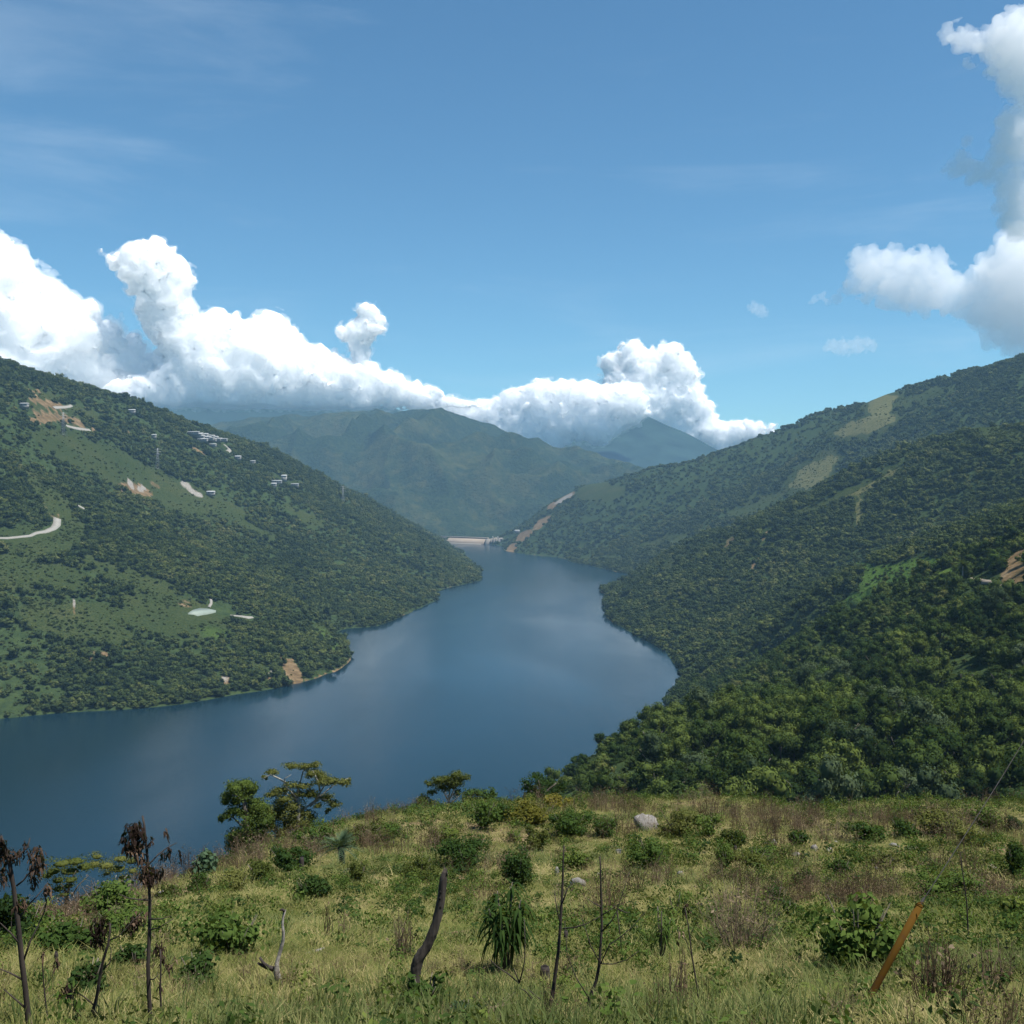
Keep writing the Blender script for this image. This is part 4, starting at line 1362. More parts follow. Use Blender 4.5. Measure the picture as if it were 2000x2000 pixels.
GB = 'bushes scattered over the grassy meadow'
for a in (
    (48, 1842, 110, 64, M_LIGHT, 'bright green bush filling the gap between the left border and the round bright bush', .10),
    (140, 1866, 120, 56, M_MID, 'spreading green bush at the meadow edge above brown withered scrub', .10),
    (230, 1826, 90, 44, M_LIGHT, 'light green bush right below the wide glossy one', .10),
    (20, 1862, 100, 95, M_DARK, 'dark leafy bush behind the tallest withered stalk at the meadow edge', .11),
    (6, 1790, 50, 50, M_MID, 'green bush top by the water, partly behind the withered leaves', .11),
    (76, 1808, 52, 42, M_LIGHT, 'small bright yellow-green round bush in front of the flat-topped tree', .10),
    (92, 1850, 76, 46, M_LIGHT, 'pale green soft bush just below the round bright bush', .08),
    (208, 1800, 128, 66, M_MID, 'wide glossy green bush below the crown of the flat-topped tree', .12),
    (130, 1836, 70, 44, M_OLIVE, 'low olive bush beneath the trunk of the flat-topped tree', .08),
    (172, 1950, 66, 66, M_DARK, 'compact dark green bush low on the slope between two withered stalks', .07),
    (262, 1892, 74, 42, M_DARK, 'low dark bush right behind the tall withered stalk', .08),
    (456, 1872, 132, 74, M_MID, 'largest spreading green bush on the open grass left of the forked stump', .10),
    (384, 1926, 86, 54, M_DARK, 'dark low bush downhill of the largest spreading bush', .08),
    (606, 1762, 72, 48, M_DARK, 'dark rounded shrub on pale grass below the charred palm trunk', .08),
    (452, 1752, 90, 46, M_OLIVE, 'olive shrub on the upper left slope beside brown weeds', .07),
    (404, 1716, 66, 50, M_BLUISH, 'bluish green broad-leaved bush at the foot of the vine-covered tree', .20),
    (392, 1748, 46, 38, M_LIGHT, 'light green bush below the bluish broad-leaved one', .10),
    (330, 1762, 44, 30, M_OLIVE, 'small grey-green bush with pale rock showing on the meadow edge', .08),
    (612, 1668, 66, 50, M_MID, 'green bush tucked against the right side of the vine-covered tree', .12),
    (716, 1650, 80, 38, M_OLIVE, 'first low bush along the crest right of the charred palm', .10),
    (764, 1642, 70, 30, M_MID, 'flat green bush on the crest above the open water', .10),
    (912, 1700, 116, 58, M_MID, 'wide green bush with a dark underside on the middle of the slope', .11),
    (944, 1622, 64, 56, M_LIGHT, 'pale feathery bush in front of the dark round tree', .13),
    (1012, 1742, 68, 78, M_DARK, 'tall dark shrub above the scattered pale rocks', .09),
    (1176, 1634, 60, 40, M_MID, 'leafy bush touching the left side of the large grey rock', .12),
    (1428, 1652, 56, 30, M_OLIVE, 'low olive bush at the forest foot right of two crest bushes', .12),
    (1690, 1644, 70, 36, M_MID, 'green bush at the forest foot right of the grey-brown thicket', .13),
    (1766, 1636, 60, 34, M_DARK, 'dark bush at the forest foot above flat stones', .13),
    (1838, 1632, 84, 40, M_OLIVE, 'wide olive bush at the forest foot near the guy wire', .13),
    (1926, 1622, 64, 44, M_MID, 'green bush at the forest foot left of a dark round shrub', .13),
    (1470, 1700, 70, 40, M_OLIVE, 'olive bush among dry stalks on the upper meadow', .09),
    (1120, 1700, 60, 40, M_LIGHT, 'light green bush just above the rounded pale rock', .10),
    (560, 1700, 90, 44, M_MID, 'green bush below the trunk of the spreading tree', .11),
    (510, 1722, 70, 36, M_OLIVE, 'olive bush in front of the vine-covered tree', .10),
    (820, 1720, 80, 40, M_OLIVE, 'olive low bush above the curved dead post', .09),
    (1046, 1612, 106, 46, M_YELLOW, 'yellowing bush in the thicket left of the forest edge', .14),
    (1086, 1582, 54, 30, M_YELLOW, 'small bush with bright yellow leaves at the forest edge', .13),
    (1112, 1636, 92, 52, M_MID, 'rounded green bush left of the large grey rock', .11),
    (1050, 1662, 62, 44, M_OLIVE, 'olive bush under the yellowing thicket', .10),
    (1276, 1698, 84, 56, M_MID, 'broad green bush below and right of the large grey rock', .11),
    (1006, 1646, 34, 22, M_LIGHT, 'tiny vivid yellow-green plant above the tall dark shrub', .12),
    (868, 1648, 60, 36, M_LIGHT, 'light green shrub beside the reddish dry shrub', .10),
    (980, 1606, 50, 40, M_MID, 'green shrub between the dark round tree and the yellowing bush', .11),
    (1248, 1842, 34, 30, M_DARK, 'small dark tuft alone on open grass right of the bare saplings', .07),
    (830, 1968, 94, 54, M_MID, 'leafy weeds round the foot of the curved dead post', .10),
    (912, 2006, 56, 44, M_BLUISH, 'bluish leafy weed at the bottom edge below the drooping plant', .10),
    (1676, 1892, 152, 134, M_MID, 'big rounded bush with glossy leaves just left of the yellow leaning pole', .115),
    (1561, 1656, 44, 32, M_MID, 'little round shrub at the far meadow edge before the forest', .14),
    (1850, 1762, 112, 52, M_MID, 'low spreading green bush under the thin guy wire', .09),
    (1984, 1722, 58, 66, M_MID, 'green shrub at the right border of the upper meadow', .10),
    (1984, 1806, 66, 46, M_LIGHT, 'bright green bush at the right border below another shrub', .09),
    (1886, 1818, 44, 34, M_LIGHT, 'light green leafy clump right of the grey logs', .07),
    (1572, 1732, 54, 32, M_DARK, 'dark low tuft in the middle of the pale grass', .08),
    (1514, 1778, 46, 44, M_MID, 'small leafy shrub left of the glossy bush', .08),
    (1544, 1800, 34, 36, M_MID, 'narrow green shrub touching dry stalks left of the glossy bush', .08),
    (1980, 1626, 38, 26, M_DARK, 'dark round shrub high on the meadow at the right border', .13),
    (1322, 1634, 84, 50, M_OLIVE, 'green bush on the crest right of the large grey rock', .12),
    (1386, 1636, 52, 40, M_MID, 'second green bush on the crest, before the dark forest', .12),
    (1504, 1684, 62, 28, M_MID, 'flat green plant below small pale stones', .10),
    (1730, 1700, 60, 34, M_OLIVE, 'olive tuft in the dark scrubby hollow of the upper meadow', .09),
    (1640, 1716, 50, 40, M_DARK, 'dark tussock on pale grass above the glossy bush', .07),
    (1900, 1650, 60, 34, M_OLIVE, 'olive shrub near the upper end of the guy wire', .11),
    (1416, 1700, 40, 44, M_MID, 'upright green weed clump right of centre on pale grass', .09),
    (700, 1726, 44, 40, M_OLIVE, 'thin upright green clump between dry stems', .07),
):
    bush(*a[:6], leaf=a[6], group=GB, dens=1.5, core=0.42)


# ---- dry shrubs: bundles of bare grey or reddish stems
def dry_shrub(px, py, w_px, h_px, mat, label, n=26, th=0.006, leafy=0.3, name='dry_shrub'):
    b, mpp, d = base_at(px, py)
    w_, h_ = w_px * mpp, h_px * mpp
    r = np.random.default_rng(int(px * 5 + py * 3))
    m = MB(); tips = []
    for k in range(n):
        a = r.uniform(0, 6.28); q = r.uniform(0.05, 1) ** 0.7
        s0 = np.array([math.cos(a) * q * 0.22 * w_, math.sin(a) * q * 0.22 * w_, -0.05])
        top = np.array([math.cos(a) * q * 0.5 * w_ + r.normal() * 0.06 * w_, math.sin(a) * q * 0.5 * w_, h_ * r.uniform(0.55, 1.05)])
        mid = (s0 + top) / 2 + r.normal(size=3) * 0.06 * h_
        th_ = max(th, 0.30 * mpp) * r.uniform(0.6, 1.2)
        m.tube([s0, mid, top], [th_, th_ * .8, th_ * .35], 4, cap=False)
        for j in range(3):
            t0 = mid + (top - mid) * r.uniform(-0.5, 0.8)
            t1 = t0 + np.array([r.normal() * 0.16 * w_, r.normal() * 0.16 * w_, r.uniform(0.05, 0.25) * h_])
            m.tube([t0, t1], [th_ * .5, th_ * .25], 3, cap=False); tips.append(t1)
    e = empty(name, b, label, 'dry shrub', 'dry leafless shrubs on the meadow')
    m.build('stem', mat, e)
    T = np.array(tips)
    k = max(4, int(len(T) * leafy))
    P = T[r.integers(0, len(T), k)] + r.normal(size=(k, 3)) * 0.03
    v, f = leaves(P, sphere_pts(k, r), 0.07, 0.035, r, 0.5)
    mesh_obj('dead_leaves', v, f, mat, e)
    return e


for a in (
    (1474, 1636, 100, 48, M_DRY, 'wide grey leafless thicket on the crest against the dark forest', 46),
    (1626, 1642, 130, 46, M_DRY, 'grey-brown leafless thicket at the meadow edge below forest trees', 50),
    (1450, 1862, 150, 130, M_DRY, 'tall dense patch of grey dry stalks left of the glossy bush', 90),
    (1455, 1745, 60, 56, M_DRY, 'small upright dry shrub above the tall grey patch of stalks', 30),
    (1895, 1712, 70, 70, M_DRY, 'fan of pale straw stems crossed by the guy wire', 34),
    (1830, 1975, 110, 120, M_DRY, 'tangle of brown dry stems right of the yellow leaning pole', 60),
    (786, 1882, 46, 96, M_DRY, 'narrow bundle of dry upright stems left of the curved dead post', 26),
    (855, 1660, 84, 56, M_REDDRY, 'reddish brown dry shrub on the crest by a pale-limbed tree', 44),
    (1190, 1800, 130, 110, M_REDDRY, 'thin brown undergrowth behind the two bare saplings', 60),
    (940, 1770, 70, 50, M_REDDRY, 'brown dried bush above the long-leaved drooping plant', 36),
    (640, 1838, 22, 70, M_DRY, 'few thin dark stems standing by the white log', 9),
    (672, 1840, 24, 64, M_DRY, 'single cluster of thin stems right of the white log', 8),
    (150, 1856, 110, 54, M_REDDRY, 'brown withered scrub on the slope left below the green bush', 50),
    (320, 1852, 40, 34, M_DRY, 'tiny dead shrub on pale grass right of the tall withered stalk', 14),
    (1700, 1742, 90, 50, M_DRY, 'dark scorched scrub in the hollow of the upper meadow', 44),
    (1940, 1960, 70, 90, M_DRY, 'dry weeds at the lower right border of the meadow', 36),
    (1330, 1980, 50, 110, M_DRY, 'loose dry stems at the bottom, right of the bare saplings', 16),
    (1240, 1744, 60, 60, M_DRY, 'brown stems among pale stones below the large grey rock', 26),
):
    dry_shrub(*a[:6], n=a[6])


# ---- long-leaved drooping plants
def lance(r, base, az, L, wd, rise, droop):
    """one long narrow leaf arching over and hanging down (3 joined pieces)"""
    o = np.array([math.cos(az), math.sin(az), 0]); s = np.array([-math.sin(az), math.cos(az), 0])
    t = np.array([0, .35, .7, 1.0])
    P = base + np.outer(t, o) * L * 0.62 + np.outer(rise * t - droop * t * t, [0, 0, 1]) * L
    wv_ = np.array([.4, 1, .8, .05]) * wd / 2
    v = np.concatenate([P + s * wv_[:, None], P - s * wv_[:, None]])
    return v, [[0, 1, 5, 4], [1, 2, 6, 5], [2, 3, 7, 6]]


def long_leaf_plant(px, py, w_px, h_px, label, n=130, heads=4):
    b, mpp, d = base_at(px, py)
    w_, h_ = w_px * mpp, h_px * mpp
    r = np.random.default_rng(int(px + py))
    e = empty('drooping_plant', b, label, 'plant', 'long-leaved drooping plants')
    st, lf = MB(), MB()
    for k in range(heads):
        a = 6.28 * k / heads + r.uniform(-.4, .4)
        top = np.array([math.cos(a) * w_ * .26, math.sin(a) * w_ * .26, h_ * r.uniform(.72, .98)])
        st.tube([[0, 0, -.1], top * [.5, .5, .5], top], [.018, .014, .008], 6)
        for j in range(n // heads):
            q = r.uniform(0.45, 1.0)
            bp_ = top * [q, q, q]
            v, f = lance(r, bp_, r.uniform(0, 6.28), h_ * r.uniform(.22, .38), h_ * .029, r.uniform(.1, .6), r.uniform(.7, 1.3))
            lf.add(v, f)
    st.build('stem', M_BARK, e)
    lf.build('leaves', M_MID, e)


long_leaf_plant(990, 1905, 130, 165, 'plant with long narrow drooping leaves left of the bare saplings', 250, 6)
long_leaf_plant(1292, 1880, 60, 100, 'smaller drooping long-leaved plant right of the bare saplings', 80, 3)
long_leaf_plant(1318, 1800, 36, 60, 'dark upright long-leaved plant above the smaller drooping one', 40, 2)

# ---- broad-leaved and fern-like weeds at the bottom of the picture
b, mpp, d = base_at(1192, 1995)
e = empty('broad_leaf_weed', b, 'low weed with big light green heart-shaped leaves at the bottom centre', 'plant')
r_ = np.random.default_rng(77)
m = MB()
for k in range(34):
    p = np.array([r_.normal() * .17, r_.normal() * .17, r_.uniform(.08, .34)])
    a = r_.uniform(0, 6.28); s = r_.uniform(.035, .07)
    c_, s_ = math.cos(a), math.sin(a)
    v = np.array([[0, -1, 0], [.75, -.35, .12], [.6, .4, .1], [0, 1.25, -.12], [-.6, .4, .1], [-.75, -.35, .12]]) * s
    v = v @ np.array([[c_, s_, 0], [-s_, c_, 0], [0, 0, 1]]) + p
    m.add(v, [[0, 1, 2, 3], [0, 3, 4, 5]])
m.build('leaves', M_LIGHT, e)


def fern(px, py, w_px, label, mat=M_LIGHT, n=13, k_up=.7):
    b, mpp, d = base_at(px, py)
    L = w_px * mpp * .6
    r = np.random.default_rng(int(px * 3))
    e = empty('fern', b, label, 'fern', 'ferns in the lower meadow')
    m = MB()
    for i in range(n):
        a = 6.28 * i / n + r.uniform(-.3, .3)
        o = np.array([math.cos(a), math.sin(a), 0]); s = np.array([-math.sin(a), math.cos(a), 0])
        rise = r.uniform(.5, 1.1) * k_up
        for j in range(16):
            t = (j + 1) / 16
            p = o * L * t * .8 + np.array([0, 0, L * (rise * 1.6 * t - 1.2 * rise * t * t)])
            for sg in (-1, 1):
                q = p + s * sg * L * .2 * (1 - t * .8) + o * L * .07 + np.array([0, 0, -.02 * L])
                m.add([p, p + o * L * .045, q], [[0, 1, 2]])
    m.build('fronds', mat, e)


fern(1572, 1915, 100, 'fresh green fern left of the foot of the yellow pole')
fern(1618, 1962, 110, 'bright fern right at the foot of the yellow pole', M_LIGHT)
fern(1500, 1968, 80, 'darker fern in the dry stalks left of the yellow pole', M_MID)
fern(80, 1975, 70, 'pale green fern-like grass clump at the bottom left', M_BLUISH)

# ---- dead wood and stakes
def limb_pts(pts, d, r=None, spread=0.0):
    P = np.array([at(p[0], p[1], d) for p in pts])
    if r is not None and spread:
        off = np.cumsum(r.normal(size=len(P)) * spread); off -= off[0]
        h = np.hypot(P[:, 0], P[:, 1])[:, None]
        P[:, :2] += P[:, :2] / h * off[:, None]
    return P


M_POST = simple_mat('weathered_post', (0.055, 0.046, 0.038), 0.95, 0.5, 5.0, 0.02, stretch=(3, 3, 0.5), col2=(0.015, 0.012, 0.011))
M_GREYWOOD = simple_mat('grey_wood', (0.23, 0.21, 0.185), 0.9, 0.5, 6.0, 0.015, stretch=(1, 1, 3))
M_WHITEWOOD = simple_mat('bleached_wood', (0.50, 0.46, 0.40), 0.9, 0.4, 9.0, 0.01)
M_CHAR = simple_mat('charred_wood', (0.035, 0.028, 0.025), 0.95, 0.5, 9.0, 0.015)
M_REDWOOD = simple_mat('reddish_charred_wood', (0.085, 0.045, 0.032), 0.95, 0.55, 7.0, 0.015)
M_HOLE = simple_mat('bore_hole', (0.010, 0.008, 0.007), 1.0, 0.2, 9.0)

# curved post
pp = [(806, 1952), (808, 1925), (812, 1892), (818, 1872), (834, 1848), (842, 1830), (849, 1812), (857, 1781), (862, 1750), (866, 1715), (869, 1701)]
b, mpp, d = base_at(*pp[0])
P = limb_pts(pp, d)
e = empty('dead_post', b, 'tall curved dead tree post, dark and branchless, in the centre of the meadow', 'post')
rad = np.array([10.5, 9.5, 9.6, 9.8, 8.6, 8.4, 8.2, 7.6, 7.2, 6.6, 3.8]) * mpp
P2 = np.array([P[0] - [0, 0, .25], *P]); rad2 = np.r_[rad[0] * 1.1, rad]
# finer rings so the bark can be uneven
u = np.linspace(0, len(P2) - 1, 46)
P3 = np.stack([np.interp(u, np.arange(len(P2)), P2[:, k]) for k in range(3)], -1)
r3 = np.interp(u, np.arange(len(P2)), rad2)
m = MB().tube(P3 - b, r3, 14, 0.10, r=np.random.default_rng(3))
tp = P3[-1] - b
for k in range(5):
    a = k * 1.3
    q = tp + np.array([math.cos(a), math.sin(a), 0]) * 2.6 * mpp
    m.tube([q - [0, 0, .05], q + [0.004 * k, 0, 0.02 + 0.012 * (k % 3)]], [0.016, 0.003], 5)
m.build('trunk', M_POST, e, smooth=False)
for hx, hy in ((861, 1740), (861, 1769), (860, 1752)):
    q = at(hx, hy, d) - b
    q = q + np.array([0, -7.2 * mpp, 0])
    bv, bf = blob(q, np.array([1.9, 1.2, 2.8]) * mpp, np.random.default_rng(hx), .1)
    mesh_obj('knot_hole', bv, fix_tris(bf), M_HOLE, e)

# yellow pole with its guy wire
def paint_mat():
    m, t, out = new_mat('worn_yellow_paint')
    p = t.nodes.new('ShaderNodeBsdfPrincipled')
    tc = t.nodes.new('ShaderNodeTexCoord')
    n = noise(t, 7, 6, .65, tc.outputs['Object'])
    n2 = noise(t, 30, 4, .6, tc.outputs['Object'])
    sp = t.nodes.new('ShaderNodeSeparateXYZ'); t.links.new(tc.outputs['Object'], sp.inputs[0])
    low = t.nodes.new('ShaderNodeMapRange'); low.inputs['From Min'].default_value = 0.10; low.inputs['From Max'].default_value = 0.42
    low.inputs['To Min'].default_value = 0.42; low.inputs['To Max'].default_value = 0.0
    t.links.new(sp.outputs[2], low.inputs['Value'])
    f = mathn(t, 'ADD', n.outputs[0], low.outputs[0])
    rr = ramp(t, [(0.50, (0.072, 0.037, 0.003)), (0.63, (0.062, 0.029, 0.004)), (0.76, (0.05, 0.026, 0.014))], f)
    c = mixc(t, mathn(t, 'MULTIPLY', n2.outputs[0], .4), rr.outputs[0], (0.09, 0.042, .006))
    t.links.new(c, p.inputs['Base Color']); p.inputs['Roughness'].default_value = .85; p.inputs['Specular IOR Level'].default_value = .12
    t.links.new(p.outputs[0], out.inputs[0])
    return m


M_YPOLE = paint_mat()
M_WIRE = simple_mat('steel_wire', (0.035, 0.033, 0.03), .8, .2, 30, spec=.1)
b, mpp, d = base_at(1677, 1988)
A, B = at(1677, 1988, d), at(1795, 1771, d + 0.35)
e = empty('yellow_pole', b, 'leaning yellow pole, rusty at the foot, at the lower right', 'pole')
ax = (B - A) / np.linalg.norm(B - A)
m = MB()
Lp = np.linalg.norm(B - A)
m.tube([A - ax * .25 - b, A - b, A + ax * Lp * .5 - b, B - b], np.array([5.4, 5.7, 6.0, 6.2]) * mpp, 18)
m.tube([B - b, B + ax * 2.2 * mpp - b, B + ax * 5.2 * mpp - b, B + ax * 6.6 * mpp - b], np.array([6.2, 5.8, 3.8, 1.0]) * mpp, 18)
m.build('tube', M_YPOLE, e, smooth=False)
ring = [B + ax * .01 - b + np.array([math.cos(a), -.5 * math.sin(a) * 1.0, math.sin(a)]) * 7.7 * mpp for a in np.linspace(0, 6.28, 17)]
MB().tube(ring, .75 * mpp, 5).build('wire_loop', M_YPOLE, e)
tail = [B - b + np.array(q) * mpp for q in ((-7, -8, -8), (-5, -9, -22), (3, -9, -40))]
MB().tube(tail, .5 * mpp, 4).build('wire_tail', M_YPOLE, e)
W0 = B + ax * 4 * mpp
W1 = at(2160, 1152, 20.5)
wp = [W0 + (W1 - W0) * t - np.array([0, 0, .16 * math.sin(math.pi * t)]) for t in np.linspace(0, 1, 14)]
w_ = empty('guy_wire', W0, 'thin dark guy wire rising to the right from the top of the yellow pole', 'wire')
MB().tube(np.array(wp) - W0, .0055, 6).build('strand', M_WIRE, w_)
MB().tube([[0, 0, 0], (W1 - W0) * .006, (W1 - W0) * .012], [.014, .016, .010], 8).build('clamp', M_WIRE, w_)


# forked dead stump
b, mpp, d = base_at(545, 1922)
e = empty('forked_stump', b, 'slender forked dead stump standing on open grass left of the grey log', 'stump')
m = MB()
P = limb_pts([(546, 1926), (544, 1912), (540, 1896), (541, 1880), (545, 1866), (549, 1853), (553, 1836), (554, 1820), (552, 1806), (553, 1793), (557, 1779)], d, np.random.default_rng(5), .02) - b
m.tube(P, np.array([7.4, 6.2, 5.4, 3.6, 3.2, 3.3, 2.7, 2.5, 2.2, 2.2, 2.3]) * mpp, 9, .12)
m.build('trunk', M_GREYWOOD, e)
m = MB()
P = limb_pts([(540, 1897), (532, 1894), (523, 1888), (514, 1879), (507, 1870)], d, np.random.default_rng(6), .02) - b
m.tube(P, np.array([4.2, 4.0, 3.6, 3.0, 2.2]) * mpp, 8, .2)
P = limb_pts([(523, 1890), (512, 1886), (503, 1881)], d, np.random.default_rng(7), .02) - b
m.tube(P, np.array([3.0, 2.6, 1.6]) * mpp, 7, .2)
m.build('side_branch', M_CHAR, e)
m = MB().tube(limb_pts([(556, 1780), (551, 1776), (546, 1778)], d) - b, np.array([2.4, 2.0, 1.2]) * mpp, 7, .2)
m.build('broken_tip', M_CHAR, e)


def bunch(c, w_, h_, n, r, mat, parent, L=.1, wd=.03, name='leaf_bunch'):
    d = sphere_pts(n, r)
    P = c + d * np.array([w_ / 2, w_ / 2, h_ / 2]) * (r.random(n)[:, None] ** .5)
    V, Fc, k = [], [], 0
    for p in P:
        v, f = lance(r, p, r.uniform(0, 6.28), L * r.uniform(.6, 1.3), wd * r.uniform(.7, 1.4), r.uniform(-.3, .3), r.uniform(.6, 1.5))
        v = v + r.normal(size=v.shape) * wd * .22
        V.append(v); Fc += [[i + k for i in q] for q in f]; k += len(v)
    return mesh_obj(name, np.concatenate(V), Fc, mat, parent)


def stalk(label, main, rad, branches, bunches, name='withered_stalk', foot=None, mat=M_DARKBARK, twigs=10, group='withered stalks with dead brown leaves'):
    b, mpp, d = base_at(*(foot or main[0]))
    r = np.random.default_rng(int(main[0][0] * 3 + len(main)))
    e = empty(name, b, label, 'dead plant', group)
    P = limb_pts(main, d, r, .015) - b
    P = np.array([P[0] - [0, 0, .1], *P])
    MB().tube(P, np.r_[rad[0] * 1.1, np.interp(np.linspace(0, 1, len(P) - 1), [0, 1], rad)] * mpp, 8, .1).build('stem', mat, e)
    for br in branches:
        Q = limb_pts(br, d, r, .035) - b
        MB().tube(Q, np.linspace(1.25, .5, len(Q)) * mpp * (rad[0] / 3.5), 5, .1).build('branch', mat, e)
    for bx, by, bw, bh, n in bunches:
        c = at(bx, by, d + r.uniform(-.06, .06)) - b
        bunch(c, bw * mpp, bh * mpp, int(n * 1.3), r, M_WITHER, e, L=.048, wd=.013)
    return e


k = .2174


def z5(*pts):
    return [(p[0] * k, 1580 + p[1] * k) for p in pts]


def b5(*bs):
    return [(q[0] * k, 1580 + q[1] * k, q[2] * k, q[3] * k, q[4]) for q in bs]


stalk('tall withered stalk with brown leaf clusters at the left border', z5((275, 2040), (255, 1900), (225, 1600), (200, 1400), (175, 1150), (160, 1000), (140, 850), (120, 700), (85, 480), (50, 390), (25, 320), (5, 240)), (5.0, 2.6),
      [z5((150, 690), (210, 630), (270, 550), (330, 460)), z5((175, 980), (250, 890), (330, 820), (420, 720)), z5((165, 1200), (90, 1110), (0, 1030)), z5((205, 1380), (270, 1190), (340, 1060), (400, 930), (420, 800)),
       z5((195, 1530), (100, 1480), (0, 1440)), z5((120, 690), (60, 560), (20, 560)), z5((85, 470), (160, 420), (250, 330), (270, 260)), z5((240, 1800), (120, 1700), (30, 1640))],
      b5((30, 370, 90, 190, 46), (120, 410, 110, 120, 44), (335, 450, 120, 230, 120), (300, 620, 90, 190, 40), (230, 350, 60, 130, 22), (15, 610, 110, 150, 44), (420, 720, 80, 150, 30), (180, 860, 90, 130, 30), (10, 290, 60, 120, 30)), foot=(60, 2034))
stalk('tallest withered stalk, a big ragged ball of dead leaves near its top', z5((1355, 2040), (1350, 1900), (1335, 1600), (1330, 1400), (1340, 1200), (1345, 1000), (1345, 800), (1335, 650), (1325, 450), (1310, 300), (1295, 150), (1280, 75)), (4.0, 1.6),
      [z5((1340, 495), (1420, 430), (1500, 380), (1590, 335)), z5((1345, 990), (1450, 965), (1540, 920)), z5((1350, 1085), (1430, 1050), (1560, 950)), z5((1340, 820), (1250, 790), (1150, 760), (1060, 720)), z5((1350, 1530), (1380, 1490), (1430, 1440)),
       z5((1310, 300), (1260, 220), (1230, 110)), z5((1325, 420), (1270, 390), (1210, 380)), z5((1345, 650), (1400, 590), (1455, 500)), z5((1320, 340), (1350, 280), (1390, 235)), z5((1335, 520), (1290, 470), (1250, 420))],
      b5((1205, 250, 200, 240, 190), (1225, 160, 90, 120, 40), (1200, 350, 150, 110, 70), (1300, 560, 90, 200, 70), (1370, 580, 100, 140, 50), (1260, 430, 50, 90, 18), (1485, 215, 26, 110, 7), (1608, 420, 30, 130, 8), (1462, 425, 40, 90, 9), (1520, 385, 50, 90, 12), (1452, 550, 30, 90, 7), (1355, 270, 50, 90, 7), (1335, 640, 60, 60, 18)), foot=(294, 2030))
stalk('shorter crooked withered stalk between the two tall ones', z5((930, 2040), (880, 1890), (835, 1800), (860, 1720), (880, 1620), (895, 1500), (925, 1350), (955, 1230), (972, 1180), (985, 1080), (990, 1000)), (3.4, 1.6),
      [z5((975, 1185), (1060, 1110), (1120, 1050), (1200, 960), (1290, 890)), z5((840, 1760), (760, 1720), (690, 1660), (610, 1590)), z5((925, 1440), (990, 1370), (1000, 1280), (975, 1200)), z5((930, 1280), (910, 1200), (900, 1140)), z5((840, 1790), (900, 1860), (960, 1930))],
      b5((895, 1060, 160, 230, 110), (870, 1180, 90, 120, 40), (1250, 980, 150, 120, 44), (1160, 1060, 110, 110, 36), (1200, 1010, 120, 90, 28), (640, 1640, 110, 110, 34), (700, 1760, 70, 110, 24), (540, 1660, 60, 80, 16), (600, 1590, 60, 50, 14)), foot=(200, 2028))
stalk('thin withered stalk with one drooping leaf cluster right of the tallest one', z5((1450, 2030), (1448, 1800), (1440, 1600), (1445, 1400), (1440, 1240)), (1.9, 1.1),
      [z5((1445, 1500), (1500, 1440), (1570, 1350)), z5((1447, 1560), (1420, 1500), (1410, 1420))], b5((1425, 1250, 90, 140, 40), (1460, 1360, 60, 110, 18), (1575, 1360, 30, 60, 7), (1525, 1420, 50, 70, 12), (1430, 1590, 40, 70, 10)), foot=(315, 2018))
stalk('faint pale thin stalk beside the stalk at the left border', z5((440, 2030), (425, 1850), (400, 1650), (385, 1450), (375, 1300)), (1.7, .8),
      [z5((400, 1640), (450, 1560), (500, 1480)), z5((385, 1480), (420, 1400), (480, 1330))], b5((505, 1380, 40, 110, 14), (375, 1300, 40, 60, 8)), foot=(95, 2020))

# bare saplings
k6 = .2277


def z6(*pts):
    return [(880 + p[0] * k6, 1700 + p[1] * k6) for p in pts]


stalk('left one of two bare dark saplings, with a low forked side limb', z6((825, 1330), (850, 1200), (880, 1050), (905, 850), (925, 700), (940, 500), (955, 250), (962, 100), (966, -60), (972, -200)), (4.0, 1.1),
      [z6((822, 1300), (740, 1180), (680, 1080), (640, 1020), (590, 960)), z6((590, 965), (615, 870), (635, 760), (640, 600), (632, 420)), z6((590, 970), (500, 900), (400, 820), (330, 760)), z6((960, 500), (1080, 470), (1180, 440), (1290, 380)), z6((825, 1310), (760, 1190), (640, 1280), (600, 1320)),
       z6((945, 470), (910, 330), (890, 200)), z6((850, 1170), (760, 1090), (660, 1010)), z6((960, 280), (1000, 180), (1060, 110)), z6((590, 960), (560, 900), (540, 840))], [], name='bare_sapling', group='leafless saplings', foot=(1068, 2008))
stalk('right one of two bare dark saplings, with long thin side twigs', z6((1180, 1310), (1188, 1110), (1250, 960), (1275, 820), (1283, 700), (1297, 500), (1292, 300), (1288, 100), (1284, -40), (1280, -110)), (3.4, 1.1),
      [z6((1305, 515), (1380, 420), (1430, 330), (1480, 180), (1535, 20)), z6((1290, 800), (1360, 640), (1450, 570), (1560, 490), (1670, 340)), z6((1290, 800), (1390, 795), (1510, 740), (1620, 640)), z6((1188, 1100), (1080, 920), (1000, 740), (980, 430)), z6((1430, 350), (1450, 520), (1475, 720)),
       z6((1280, 790), (1200, 640), (1130, 400)), z6((1435, 330), (1500, 360), (1540, 375)), z6((1290, 310), (1230, 290), (1160, 240)), z6((1290, 390), (1360, 340), (1440, 290))], [], name='bare_sapling', group='leafless saplings', foot=(1149, 2008))
stalk('thin leafless stem left of the glossy bush, leaning in the dry stalks', [(1368, 1985), (1362, 1930), (1352, 1870), (1345, 1810), (1338, 1770)], (1.8, .8), [[(1352, 1870), (1340, 1840), (1330, 1820)], [(1347, 1830), (1360, 1800), (1368, 1786)]], [(1340, 1772, 18, 30, 20), (1330, 1822, 14, 22, 10)], name='bare_sapling', group='leafless saplings', foot=(1368, 1985))
